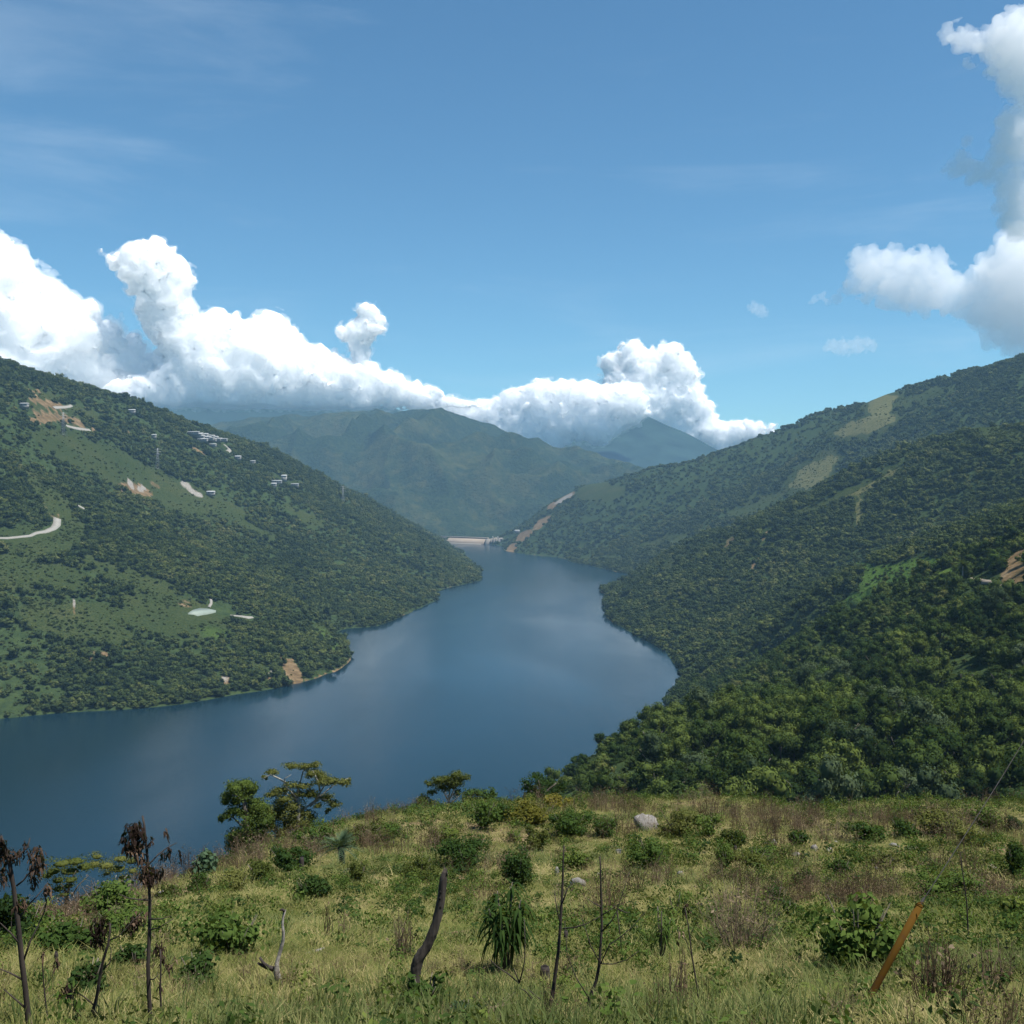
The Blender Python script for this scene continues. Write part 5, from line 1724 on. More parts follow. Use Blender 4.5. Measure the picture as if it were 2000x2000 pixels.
stalk('thin leafless stem at the right border, standing in green growth', [(1892, 1850), (1890, 1800), (1888, 1760), (1880, 1700), (1876, 1660)], (1.5, .6), [[(1889, 1780), (1900, 1760), (1906, 1745)]], [], name='bare_sapling', group='leafless saplings', foot=(1892, 1850))


# ---- logs, stumps, stones
def log(pts, w_px, mat, label, name='log', taper=.75):
    P = np.array([hit(p[0], p[1], 4, 200) for p in pts])
    dd = np.linalg.norm(P[0] - [0, 0, CAM_H]); mpp = dd / F
    b = P[0]
    P = P - b; P[:, 2] += w_px * .28 * mpp
    e = empty(name, b, label, 'log')
    n = max(8, 4 * len(P))
    u = np.linspace(0, len(P) - 1, n)
    Q = np.stack([np.interp(u, np.arange(len(P)), P[:, i]) for i in range(3)], -1)
    r = np.random.default_rng(int(pts[0][0]))
    MB().tube(Q, np.linspace(1, taper, n) * w_px * .5 * mpp, 9, .2, r=r).build('trunk', mat, e)
    q = Q[n // 2]
    MB().tube([q, q + np.array([.3, -.2, .6]) * w_px * mpp], [w_px * .16 * mpp, w_px * .08 * mpp], 6, .1).build('branch_stub', mat, e)


log([(596, 1868), (612, 1862), (632, 1855)], 7, M_GREYWOOD, 'short grey weathered log on open grass right of the forked stump')
log([(612, 1860), (628, 1862), (640, 1866)], 7, M_GREYWOOD, 'second grey log lying across the end of the first grey one')
log([(647, 1842), (672, 1840)], 6, M_WHITEWOOD, 'small bleached white log among thin dark stems')
log([(1832, 1783), (1848, 1789), (1870, 1794)], 7, M_GREYWOOD, 'pair-like grey log on grass right of the yellow pole top')
log([(1822, 1784), (1836, 1781), (1846, 1776)], 5, M_WHITEWOOD, 'short pale log resting by the grey one right of the yellow pole')
log([(884, 1830), (905, 1826), (930, 1824), (945, 1820)], 11, M_REDWOOD, 'thick reddish charred log left of the drooping plant')
log([(625, 1938), (660, 1928), (690, 1916), (720, 1910)], 9, M_CHAR, 'long blackened log in grass below the grey logs')
log([(2, 1920), (20, 1916), (40, 1912)], 6, M_GREYWOOD, 'grey log half hidden at the left border behind a withered stalk')
log([(914, 1716), (936, 1709), (958, 1702)], 4, M_DARKBARK, 'thin dark fallen branch on the slope above the curved post')
log([(1234, 2006), (1262, 1976), (1290, 1946), (1320, 1912)], 4.5, M_GREYWOOD, 'long thin fallen limb slanting at the bottom right of the saplings')
log([(330, 1800), (370, 1778), (400, 1770)], 4, M_CHAR, 'slim burnt branch on the upper left slope')
log([(1860, 1742), (1900, 1738), (1950, 1726)], 6, M_CHAR, 'dark fallen limb under scrub at the upper right of the meadow')


def stump(px, py, w_px, h_px, label, mat=M_CHAR):
    b, mpp, d = base_at(px, py)
    e = empty('stump', b, label, 'stump', 'burnt stumps in the grass')
    w_, h_ = w_px * mpp, h_px * mpp
    MB().tube([[0, 0, -.08], [0, 0, h_ * .3], [.02 * w_, 0, h_ * .8], [.04 * w_, 0, h_]], [w_ * .6, w_ * .48, w_ * .45, w_ * .34], 9, .16, r=np.random.default_rng(int(px))).build('trunk', mat, e)
    MB().tube([[.04 * w_, 0, h_ - .01], [.04 * w_, 0, h_ + .012]], [w_ * .3, w_ * .2], 9, .2).build('burnt_top', M_HOLE, e)


for a in ((613, 1909, 11, 10, 'round black stump below the grey logs'), (540, 1808, 8, 14, 'small black stump left of the forked one'), (1040, 1922, 11, 16, 'narrow burnt stump beside the left bare sapling'), (1064, 1920, 20, 30, 'larger burnt stump right behind the left bare sapling'),
          (1000, 1950, 16, 16, 'low brown stump under the drooping plant'), (1388, 1922, 9, 8, 'left of two black stump tops in the lower meadow'), (1443, 1922, 12, 10, 'right of two black stump tops in the lower meadow'), (589, 1702, 9, 26, 'upright dark stump on the upper left slope'),
          (768, 1652, 6, 9, 'tiny black stump on bright grass near the crest'), (1436, 1668, 6, 15, 'thin dark stump on pale grass before the forest'), (1105, 1850, 9, 30, 'dark splintered stump right of the left sapling'), (110, 1890, 7, 26, 'short burnt stump on the left slope'), (992, 1875, 16, 12, 'black rounded stump under the drooping leaves')):
    stump(*a)

M_ROCK = simple_mat('pale_rock', (0.20, 0.185, 0.165), .9, .35, 3.0, .04, col2=(0.10, 0.095, 0.09))


def rock(px, py, w_px, h_px, label, seed=0, dz=.0):
    b, mpp, d = base_at(px, py)
    r = np.random.default_rng(int(px) + seed)
    s = np.array([w_px * .62, w_px * .5, h_px * .72]) * mpp
    pts, f = blob([0, 0, 0], [1, 1, 1], r, .0)
    # facetted boulder: directions cut by a few planes
    N = sphere_pts(9, r); D = r.uniform(.38, .8, 9)
    P = []
    ll = []
    for i in range(9):
        for j in range(14):
            a_, b_ = math.pi * (i + .5) / 9, 6.2832 * j / 14
            ll.append([math.sin(a_) * math.cos(b_), math.sin(a_) * math.sin(b_), math.cos(a_)])
    ll = np.array(ll + [[0, 0, 1], [0, 0, -1]])
    t = (D[None] / np.maximum(ll @ N.T, 1e-3)).min(1)
    t = np.minimum(t, 1.05)
    V = ll * t[:, None] * (1 + .05 * perlin(ll[:, 0] * 3 + px, ll[:, 1] * 3, ll[:, 2] * 3)[:, None]) * s
    Fq = [[i * 14 + j, (i + 1) * 14 + j, (i + 1) * 14 + (j + 1) % 14, i * 14 + (j + 1) % 14] for i in range(8) for j in range(14)]
    Fq += [[126, j, (j + 1) % 14] for j in range(14)] + [[127, 8 * 14 + (j + 1) % 14, 8 * 14 + j] for j in range(14)]
    o = mesh_obj('rock', V, Fq, M_ROCK)
    o.location = b + np.array([0, 0, s[2] * .35 + dz])
    tag(o, label, 'rock', 'pale rocks on the meadow')


for a in ((1256, 1622, 46, 40, 'large angular pale grey rock on the crest before the forest'), (1130, 1736, 28, 22, 'rounded pale rock between the two bare saplings'), (1088, 1716, 11, 22, 'small upright pale rock left of the rounded one'), (1505, 1652, 20, 14, 'pale stone beside the grey leafless thicket'),
          (1588, 1662, 16, 14, 'first pale stone right of the little round shrub'), (1618, 1664, 14, 10, 'second pale stone right of the little round shrub'), (1632, 1648, 10, 7, 'small stone near the grey-brown thicket'), (1556, 1672, 12, 8, 'flat pale stone below the little round shrub'),
          (1748, 1655, 18, 8, 'flat stone on the upper meadow under forest trees'), (1780, 1660, 18, 10, 'flat pinkish stone right of another flat one on the upper meadow'), (1210, 1668, 14, 10, 'small stone left below the large grey rock'), (1000, 1742, 22, 12, 'low pale stone under the tall dark shrub'),
          (1168, 1712, 10, 8, 'small stone right of the rounded pale rock'), (1328, 1712, 20, 10, 'grey stone in brown weeds right of the broad green bush'), (680, 1706, 20, 9, 'flat pale stone at the foot of the charred palm'), (316, 1748, 18, 12, 'pale rock showing at the meadow edge above the water'),
          (1712, 1702, 9, 9, 'small pale stone in the scorched hollow'), (1940, 1700, 30, 10, 'grey stone at the upper right beside fallen wood')):
    rock(*a)

# ================================================================== TREES AT THE EDGE OF THE MEADOW
def shaped_tree(name, label, base, d, trunk, limbs, clumps, mat, leaf, bark=M_BARK, dens=1.0, core=0.55, group=None, r0=6.0, asp=.6, flat=.62, limb_r=2.2, depth=.9, droop=.35, up=.3, grow=1.22):
    """trunk: picture points from the foot up; limbs: lists of picture points; clumps: (px, py, rx, ry) leaf masses"""
    g = gpt(*at(base[0], 960, d)[:2])
    mpp = math.sqrt(d * d + (CAM_H - g[2]) ** 2) / F
    r = np.random.default_rng(int(base[0] * 3 + d))
    e = empty(name, g, label, 'tree', group)
    T = limb_pts(trunk, d) - g
    T = np.array([[0, 0, -.3], *T]) if T[0][2] > .1 else np.array([T[0] - [0, 0, .3], *T])
    MB().tube(T, np.linspace(r0, r0 * .55, len(T)) * mpp, 9, .1, r=r).build('trunk', bark, e)
    offs = []
    for lb in limbs:
        P = limb_pts(lb, d) - g
        k_ = r.uniform(-1, 1) * np.linalg.norm(P[-1] - P[0]) * .5
        h = np.linspace(0, 1, len(P))[:, None]
        P = P + h * np.array([0, k_, 0])
        MB().tube(P, np.linspace(limb_r, limb_r * .35, len(P)) * mpp, 6, .1, r=r).build('limb', bark, e)
    V, Fc, n0 = [], [], 0
    for cx, cy_, rx, ry in clumps:
        for dup in range(5):
            dd = d + r.uniform(-1, 1) * depth * rx * mpp * 1.2
            q = 0 if dup == 0 else 1
            sc = r.uniform(.7, .85) if dup == 0 else r.uniform(.3, .62)
            c = at(cx + q * r.uniform(-.75, .75) * rx, cy_ + q * r.uniform(-.75, .75) * ry, dd) - g
            s = np.array([rx, rx * .9, ry]) * mpp * sc * grow
            n = int(max(12, dens * sc * sc * rx * ry * mpp * mpp / (leaf * leaf * asp) * 4))
            dirs = sphere_pts(n, r, up)
            rad = r.random(n) ** .4
            P = c + dirs * s * rad[:, None]
            v, f = leaves(P, dirs, leaf, leaf * asp, r, droop)
            V.append(v); Fc.append(f + n0); n0 += len(v)
            if core and dup == 0:
                bv, bf = blob(c, s * core, r); bf = np.array(bf)
                V.append(bv); Fc.append(bf + n0); n0 += len(bv)
    mesh_obj('crown', np.concatenate(V), fix_tris(np.concatenate(Fc)), mat, e)
    return e


kt = 350 / 1932
M_VINE = leaf_mat('vine_leaves', [(0.15, (0.012, 0.024, 0.008)), (0.5, (0.034, 0.056, 0.014)), (0.9, (0.085, 0.115, 0.026))], .2, 2.0)


def zt(*p):
    return [(400 + q[0] * kt, 1450 + q[1] * kt) for q in p]


def ct(*p):
    return [(400 + q[0] * kt, 1450 + q[1] * kt, q[2] * kt, q[3] * kt) for q in p]


# vine-covered dense tree
shaped_tree('vine_covered_tree', 'dense dark tree hung with vines at the meadow edge, left of the spreading pale-limbed tree', (488, 1690), 70,
            zt((480, 1330), (470, 1150), (450, 950), (440, 750), (430, 600)), [zt((440, 900), (380, 880), (300, 800), (240, 780)), zt((330, 1150), (400, 1020), (480, 880)), zt((435, 650), (340, 560), (260, 560)), zt((440, 640), (520, 560), (560, 500))],
            ct((420, 450, 150, 70), (330, 510, 110, 80), (510, 500, 100, 80), (240, 580, 80, 70), (220, 640, 60, 50), (420, 560, 140, 60), (330, 640, 90, 60), (500, 660, 150, 80), (600, 700, 130, 90), (430, 750, 110, 80), (300, 740, 110, 60), (220, 800, 80, 50), (180, 840, 40, 40),
               (560, 800, 160, 80), (650, 860, 120, 100), (480, 900, 130, 90), (420, 1000, 120, 110), (560, 1000, 150, 120), (340, 1080, 120, 120), (480, 1150, 160, 120), (640, 1080, 120, 130), (330, 1200, 110, 100), (560, 1200, 130, 80), (280, 1040, 60, 120)), M_VINE, .16, dens=2.8, core=.62, r0=7)
# spreading tree with pale limbs
shaped_tree('spreading_tree', 'open spreading tree with pale limbs and flat leaf layers over the water', (585, 1688), 73,
            zt((980, 1250), (985, 1050), (1000, 850), (1010, 700), (1000, 600)), [zt((990, 600), (940, 530), (900, 480), (870, 430), (885, 360), (960, 310)), zt((870, 430), (800, 380), (720, 330), (650, 370)), zt((1000, 600), (1000, 500), (1030, 400), (1040, 340), (1100, 290)), zt((1010, 760), (1100, 700), (1180, 640), (1280, 560), (1400, 470), (1530, 420)),
                                                                                          zt((1130, 690), (1230, 620), (1330, 640), (1420, 690)), zt((1180, 640), (1250, 530), (1300, 450), (1330, 380)), zt((1000, 620), (900, 560), (760, 540), (680, 570)), zt((1240, 520), (1240, 430), (1180, 280))],
            ct((960, 255, 110, 34), (1080, 260, 100, 34), (1190, 255, 80, 40), (720, 320, 80, 34), (640, 380, 36, 26), (1150, 340, 90, 50), (1260, 370, 110, 55), (1370, 420, 100, 50), (1470, 430, 90, 44), (1540, 430, 40, 50), (1290, 430, 120, 46), (960, 460, 110, 40), (850, 520, 110, 44), (740, 560, 90, 36), (1060, 480, 90, 40),
               (1130, 560, 110, 50), (980, 560, 120, 44), (860, 620, 100, 60), (1300, 610, 110, 50), (1390, 670, 80, 50), (1220, 690, 60, 40), (1330, 730, 40, 40), (930, 700, 130, 80), (820, 760, 110, 110), (1010, 800, 110, 120), (900, 880, 120, 110), (1040, 940, 90, 110), (960, 1050, 110, 110), (830, 1000, 110, 120), (760, 1120, 90, 100), (680, 760, 110, 90), (700, 900, 110, 100), (1080, 1060, 90, 90), (1120, 900, 70, 80), (1150, 800, 70, 60)),
            M_OLIVE, .14, M_PALEBARK, dens=4.0, core=.5, r0=7, depth=.9, limb_r=2.0)
# flat-topped trees low on the left
k = .2174
shaped_tree('flat_topped_tree', 'flat umbrella-crowned tree standing below the meadow edge against the water at left', (128, 1805), 60,
            z5((590, 1050), (590, 900), (600, 800), (610, 740)), [z5((605, 780), (640, 700), (665, 620)), z5((640, 790), (700, 690), (790, 600)), z5((600, 760), (560, 680), (500, 600)), z5((610, 740), (640, 640), (700, 540)), z5((590, 900), (550, 820), (530, 760))],
            b5((560, 490, 150, 50, 0), (680, 470, 160, 46, 0), (480, 560, 120, 50, 0), (620, 560, 160, 50, 0), (760, 520, 130, 50, 0), (420, 600, 80, 40, 0), (520, 640, 110, 44, 0), (640, 640, 110, 40, 0), (520, 720, 80, 50, 0), (570, 770, 80, 40, 0), (620, 690, 80, 40, 0), (540, 910, 60, 36, 0), (580, 960, 50, 40, 0))[0:0] or
            [(q[0] * k, 1580 + q[1] * k, q[2] * k, q[3] * k) for q in ((560, 490, 150, 46), (680, 470, 160, 42), (480, 560, 120, 46), (620, 560, 160, 46), (760, 520, 130, 46), (420, 600, 80, 36), (520, 640, 110, 40), (640, 640, 110, 36), (520, 720, 80, 46), (570, 770, 80, 36), (620, 690, 80, 36), (540, 910, 60, 36))],
            M_OLIVE, .10, dens=.8, core=.45, r0=4.5, limb_r=1.4, group='flat-topped umbrella trees')
shaped_tree('flat_topped_tree', 'second flat-crowned tree right behind the first, partly behind the withered stalk', (215, 1770), 64,
            z5((985, 900), (985, 780), (990, 700)), [z5((985, 720), (960, 620)), z5((985, 720), (1040, 650), (1060, 580)), z5((990, 700), (1100, 640), (1180, 560))],
            [(q[0] * k, 1580 + q[1] * k, q[2] * k, q[3] * k) for q in ((870, 430, 90, 40), (840, 500, 110, 46), (960, 510, 120, 46), (1080, 450, 120, 40), (1180, 470, 100, 46), (1060, 540, 130, 44), (1190, 560, 90, 44), (1110, 620, 90, 40), (960, 580, 70, 30))],
            M_OLIVE, .10, M_PALEBARK, dens=.8, core=.45, r0=3.2, limb_r=1.4, group='flat-topped umbrella trees')
# trees on the crest in the middle
kc = 340 / 1932


def cc(*p):
    return [(780 + q[0] * kc, 1490 + q[1] * kc, q[2] * kc, q[3] * kc) for q in p]


def zc(*p):
    return [(780 + q[0] * kc, 1490 + q[1] * kc) for q in p]


shaped_tree('slender_tree', 'slender tree with thin high crown and pale forked trunk on the crest', (876, 1600), 82,
            zc((560, 700), (555, 560), (550, 440), (550, 360)), [zc((550, 430), (500, 350), (430, 240)), zc((550, 420), (600, 300), (640, 180)), zc((552, 380), (560, 260), (600, 150)), zc((540, 520), (430, 470), (330, 420), (250, 400)), zc((555, 460), (620, 400), (680, 330))],
            cc((610, 140, 80, 50), (700, 170, 90, 50), (520, 190, 120, 50), (420, 190, 100, 44), (330, 240, 60, 40), (580, 250, 110, 60), (480, 270, 90, 50), (660, 230, 80, 40), (640, 340, 60, 50), (360, 330, 60, 40), (270, 410, 80, 50), (230, 470, 70, 60), (330, 470, 120, 60), (250, 560, 90, 60), (380, 540, 100, 60), (450, 520, 80, 50), (230, 640, 80, 60), (350, 620, 110, 60), (540, 560, 80, 60)),
            M_OLIVE, .15, M_PALEBARK, dens=3.5, core=.5, r0=4, limb_r=1.5)
shaped_tree('round_tree', 'dark rounded bushy tree right of the slender tree on the crest', (930, 1612), 80,
            zc((840, 700), (840, 560), (850, 440)), [zc((845, 560), (780, 470), (740, 430)), zc((845, 520), (930, 420), (1000, 360))],
            cc((800, 340, 90, 60), (890, 340, 100, 60), (740, 400, 80, 70), (850, 420, 130, 80), (960, 370, 90, 70), (1030, 330, 60, 60), (760, 490, 90, 80), (880, 500, 140, 80), (1000, 430, 80, 70), (720, 540, 70, 60), (820, 580, 110, 70), (1040, 420, 60, 80), (1120, 460, 90, 60), (1200, 480, 90, 60), (1290, 500, 90, 50), (1110, 540, 110, 60)), M_DARK, .18, dens=1.8, core=.5, r0=5)
shaped_tree('broad_leaved_tree', 'dark broad-leaved tree at the forest corner above the yellow-leaved bush', (1060, 1575), 92,
            zc((1570, 560), (1560, 430), (1550, 300)), [zc((1555, 400), (1450, 300), (1390, 230)), zc((1560, 380), (1680, 280), (1760, 220)), zc((1555, 380), (1560, 250), (1540, 170))],
            cc((1510, 150, 100, 44), (1410, 210, 90, 46), (1560, 220, 120, 60), (1680, 230, 110, 60), (1480, 280, 110, 60), (1400, 280, 60, 50), (1600, 310, 120, 70), (1720, 320, 110, 70), (1500, 380, 110, 70), (1640, 400, 120, 60), (1800, 260, 90, 80)), M_DARK, .22, dens=1.8, core=.45, r0=5)


# small palm with a charred trunk, and the trees by the ridge road
def palm(px, py, trunk_top, canopy_r, label, d=None, bark=M_CHAR, n=46, mat=M_BLUISH, r0=5, name='palm'):
    if d is None:
        b, mpp, d = base_at(px, py)
    else:
        b = gpt(*at(px, 960, d)[:2]); mpp = math.hypot(d, CAM_H - b[2]) / F
    e = empty(name, b, label, 'palm')
    T = at(*trunk_top, d) - b
    MB().tube([[0, 0, -.15], T * .5 + [.02, 0, 0], T], np.array([r0 * 1.1, r0 * .9, r0 * 1.15]) * mpp, 9, .15).build('trunk', bark, e)
    m = MB(); r = np.random.default_rng(int(px))
    L = canopy_r * mpp
    fat = 3.5 if d > 300 else 1.0
    for i in range(n):
        a = r.uniform(0, 6.28); el = r.uniform(-.25, 1.35)
        o = np.array([math.cos(a) * math.cos(el), math.sin(a) * math.cos(el), math.sin(el)])
        s = np.cross(o, [0, 0, 1.0]); s /= np.linalg.norm(s) + 1e-9
        ln = L * r.uniform(.75, 1.1)
        for j in range(11):
            t = (j + 1.5) / 12
            p = T + o * ln * t - np.array([0, 0, .42 * ln * t * t])
            for sg in (-1, 1):
                q = p + (s * sg * .24 * (1.1 - t) + o * .16) * ln
                m.add([p - o * .012 * ln * fat, p + o * .03 * ln * fat, q], [[0, 1, 2]])
        m.tube([T, T + o * ln * .5 - [0, 0, .1 * ln], T + o * ln - [0, 0, .42 * ln]], [.02 * L, .012 * L, .004 * L], 4, cap=False)
    m.build('fronds', mat, e)


palm(668, 1692, (665, 1654), 44, 'small feathery palm with a charred black trunk on the upper left meadow', n=60)
palm(1881, 1124, (1881, 1104), 17, 'pale-trunked palm standing on the ridge beside the road', d=600, bark=M_PALEBARK, mat=M_MID, r0=1.3, n=40)
shaped_tree('ridge_tree', 'tall narrow dark tree at the bend of the ridge road', (1944, 1136), 585, [(1944, 1134), (1942, 1118), (1940, 1100)], [[(1942, 1116), (1936, 1104)]],
            [(1941, 1078, 7, 7), (1938, 1086, 10, 8), (1946, 1088, 9, 8), (1940, 1096, 12, 9), (1945, 1105, 11, 9), (1937, 1108, 9, 8), (1942, 1116, 9, 7)], M_DARK, .7, dens=.8, core=.7, r0=1.8, limb_r=.8)
shaped_tree('valley_tree', 'large dark domed tree alone in the hollow below the green pasture', (1672, 1212), 900, [(1672, 1208), (1672, 1198)], [[(1672, 1200), (1655, 1190)]],
            [(1650, 1190, 16, 12), (1672, 1183, 20, 13), (1694, 1188, 17, 12), (1660, 1198, 20, 11), (1686, 1199, 19, 11), (1640, 1200, 11, 9), (1705, 1197, 9, 8)], M_DARK, 1.1, dens=.9, core=.8, r0=2.5, limb_r=1.2)

# ================================================================== GRASS
def tuft(seed, n, h, spread, wd, mat, lean=.5, name='tuft', heads=False):
    r = np.random.default_rng(seed)
    V, Fc, k = [], [], 0
    for i in range(n):
        a = r.uniform(0, 6.28); q = r.random() ** .5 * spread
        b = np.array([math.cos(a) * q, math.sin(a) * q, -.02])
        az = a + r.normal() * .9
        hh = h * r.uniform(.45, 1.1); ln = lean * r.uniform(.2, 1.3) * hh
        o = np.array([math.cos(az), math.sin(az), 0]); s = np.array([-math.sin(az), math.cos(az), 0]) * wd * .5 * r.uniform(.7, 1.3)
        p1 = b + o * ln * .3 + [0, 0, hh * .6]; p2 = b + o * ln + [0, 0, hh * r.uniform(.78, 1)]
        V += [b - s, b + s, p1 + s * .8, p1 - s * .8, p2]
        Fc += [[k, k + 1, k + 2, k + 3], [k + 3, k + 2, k + 4]]; k += 5
    return mesh_obj(name, V, Fc, mat, link=False)


def weed(seed, n, h, w_, leaf, mat):
    r = np.random.default_rng(seed)
    d = sphere_pts(n, r, .3)
    P = np.array([0, 0, h * .5]) + d * np.array([w_ / 2, w_ / 2, h * .5]) * (r.random(n)[:, None] ** .4)
    v, f = leaves(P, d, leaf, leaf * .5, r, .3)
    return mesh_obj('weed', v, f, mat, link=False)


def stems(seed, n, h, spread, th, mat):
    r = np.random.default_rng(seed); m = MB()
    for i in range(n):
        a = r.uniform(0, 6.28); q = r.random() * spread
        b = np.array([math.cos(a) * q, math.sin(a) * q, -.03]); t = b + np.array([r.normal() * .12 * h, r.normal() * .12 * h, h * r.uniform(.5, 1.1)])
        m.tube([b, t], [th, th * .5], 3, cap=False)
        for j in range(3):
            p = b + (t - b) * r.uniform(.45, 1); o = p + np.array([r.normal() * .09, r.normal() * .09, r.uniform(.02, .12)])
            m.tube([p, o], [th * .6, th * .3], 3, cap=False)
            v, f = leaves(o[None], sphere_pts(1, r), .045, .02, r); m.add(v, f.tolist())
    return m.build('stems', mat, link=False)


def meadow_points(n, rmin, rmax, seed):
    r = np.random.default_rng(seed)
    am = 72 if rmax < 20 else 54 if rmax < 42 else 42 if rmax < 90 else 36
    n = int(n * am / 34)
    a = r.uniform(R(-am), R(am), n)
    q = np.sqrt(r.uniform(rmin ** 2, rmax ** 2, n))
    x, y = np.sin(a) * q, np.cos(a) * q
    return x, y, ground(x, y), r


GRV = [tuft(1, 34, .30, .17, .011, M_GRASS, .7), tuft(2, 30, .22, .20, .012, M_GRASS, 1.1), tuft(3, 26, .40, .13, .010, M_GRASS, .5), tuft(4, 34, .14, .24, .012, M_GRASS, 1.8), tuft(5, 30, .34, .15, .012, M_FRESH, .6), tuft(6, 26, .52, .12, .013, M_FRESH, .5)]
xs_, ys_, zs_, sc_, vr_, tl_ = [], [], [], [], [], []
for n, r0, r1, mul, sd in ((15000, 3, 16, .72, 1), (17000, 16, 34, 1.05, 2), (24000, 34, 75, 1.6, 3), (22000, 75, 135, 2.3, 4)):
    x, y, z, r = meadow_points(n, r0, r1, 900 + sd)
    bare = fbm(x / 3.2, y / 3.2, 4.1, 3)
    keep_ = (r.random(len(x)) < np.where(bare > .22, .25, 1.0)) & visible(x, y, z + 1.5, .01)
    x, y, z, bare = x[keep_], y[keep_], z[keep_], bare[keep_]
    g = fbm(x / 5.5, y / 5.5, 8.8, 3) + .25 * r.normal(size=len(x)) + .12 * (1 - sstep(8, 15, np.hypot(x, y)))
    v = np.where(g > .40, r.integers(4, 6, len(x)), r.choice([0, 1, 2, 3, 3], len(x)))
    s = mul * r.uniform(.65, 1.35, len(x)) * (1 + .25 * np.clip(g, -1, 1))
    xs_.append(x); ys_.append(y); zs_.append(z); vr_.append(v)
    hz_ = (.40 + .14 * (1 - sstep(9.5, 14, np.hypot(x, y)))) * np.where(v > 3, 1.35, 1)
    sc_.append(np.stack([s, s, hz_ * r.uniform(.6, 1.3, len(x)) * (1 + .10 * (mul - 1))], -1)); tl_.append(r.normal(size=(len(x), 2)) * .14)
P_ = np.stack([np.concatenate(q) for q in (xs_, ys_, zs_)], -1)
scatter('grass', P_, np.concatenate(sc_), rng.uniform(0, 6.28, len(P_)), GRV, tilt=np.concatenate(tl_), var=np.concatenate(vr_))
print('grass tufts', len(P_))

WDV = [weed(11, 60, .34, .42, .07, M_MID), weed(12, 50, .26, .5, .075, M_OLIVE), weed(13, 70, .45, .36, .06, M_LIGHT), weed(14, 44, .3, .4, .085, M_DARK), stems(15, 12, .7, .16, .004, M_DRY), stems(16, 9, .55, .2, .004, M_DRY), stems(17, 10, .5, .18, .0045, M_REDDRY)]
xs_, vr_, sc_ = [], [], []
for n, r0, r1, mul, sd in ((1600, 5, 18, .8, 1), (4200, 18, 40, 1.05, 2), (8000, 40, 80, 1.5, 3), (5600, 76, 140, 2.3, 4)):
    x, y, z, r = meadow_points(n, r0, r1, 950 + sd)
    c1 = fbm(x / 7, y / 7, 2.7, 3); c2 = fbm(x / 6, y / 6, 12.7, 3)
    px_, py_ = project(x, y, z)
    keep_ = (r.random(len(x)) < .25 + .75 * sstep(.0, .35, np.maximum(c1, c2)) + .5 * sstep(60, 80, np.hypot(x, y))) & visible(x, y, z + 2, .01)
    x, y, z, c1, c2 = [q[keep_] for q in (x, y, z, c1, c2)]
    dry = c2 + .15 * r.normal(size=len(x)) + .05 * (x / np.maximum(y, 1)) > c1 + .12
    dry &= (np.hypot(x, y) < 62) | (r.random(len(x)) < .10)
    v = np.where(dry, r.integers(4, 7, len(x)), r.choice([0, 1, 1, 2, 3], len(x)))
    s = mul * r.uniform(.6, 1.4, len(x)) * np.where((v >= 4) & (np.hypot(x, y) < 25), .62, 1)
    xs_.append(np.stack([x, y, z], -1)); vr_.append(v); sc_.append(np.stack([s, s, s], -1))
P_ = np.concatenate(xs_)
scatter('weeds', P_, np.concatenate(sc_), rng.uniform(0, 6.28, len(P_)), WDV, var=np.concatenate(vr_))
print('weeds', len(P_))

# ================================================================== CLOUDS
def surface_net(f, origin, h):
    """closed mesh round the region f > 0 of a regular grid"""
    s = f > 0
    nx, ny, nz = f.shape
    c = np.zeros((nx - 1, ny - 1, nz - 1), np.int8)
    for dx in (0, 1):
        for dy in (0, 1):
            for dz in (0, 1):
                c += s[dx:nx - 1 + dx, dy:ny - 1 + dy, dz:nz - 1 + dz]
    act = (c > 0) & (c < 8)
    ci = np.argwhere(act)
    vid = np.full(act.shape, -1, np.int64)
    vid[act] = np.arange(len(ci))
    acc = np.zeros((len(ci), 3)); cnt = np.zeros(len(ci))
    corners = [(a, b, d) for a in (0, 1) for b in (0, 1) for d in (0, 1)]
    for a in corners:
        for ax in range(3):
            if a[ax]: continue
            b = list(a); b[ax] = 1
            fa = f[ci[:, 0] + a[0], ci[:, 1] + a[1], ci[:, 2] + a[2]]
            fb = f[ci[:, 0] + b[0], ci[:, 1] + b[1], ci[:, 2] + b[2]]
            m = (fa > 0) != (fb > 0)
            tt = np.where(m, fa / np.where(fa == fb, 1, fa - fb), 0)
            p = np.array(a, float)[None] + tt[:, None] * (np.array(b, float) - np.array(a, float))[None]
            acc += np.where(m[:, None], p, 0); cnt += m
    V = origin + h * (ci + acc / np.maximum(cnt, 1)[:, None])
    Q = []
    for ax in range(3):
        o1, o2 = [(1, 2), (2, 0), (0, 1)][ax]
        sl0 = [slice(1, n - 1) for n in (nx, ny, nz)]; sl1 = list(sl0)
        sl0[ax] = slice(0, (nx, ny, nz)[ax] - 1); sl1[ax] = slice(1, (nx, ny, nz)[ax])
        a = s[tuple(sl0)]; b = s[tuple(sl1)]
        for flip, mm in ((False, a & ~b), (True, ~a & b)):
            e = np.argwhere(mm)
            e = e + np.array([0 if k == ax else 1 for k in range(3)])
            def cell(d1, d2):
                q = e.copy(); q[:, o1] -= d1; q[:, o2] -= d2
                ok = np.ones(len(q), bool)
                return vid[q[:, 0], q[:, 1], q[:, 2]]
            quad = np.stack([cell(1, 1), cell(0, 1), cell(0, 0), cell(1, 0)], -1)
            Q.append(quad[:, ::-1] if flip else quad)
    Q = np.concatenate(Q)
    return V, Q[(Q >= 0).all(1)]


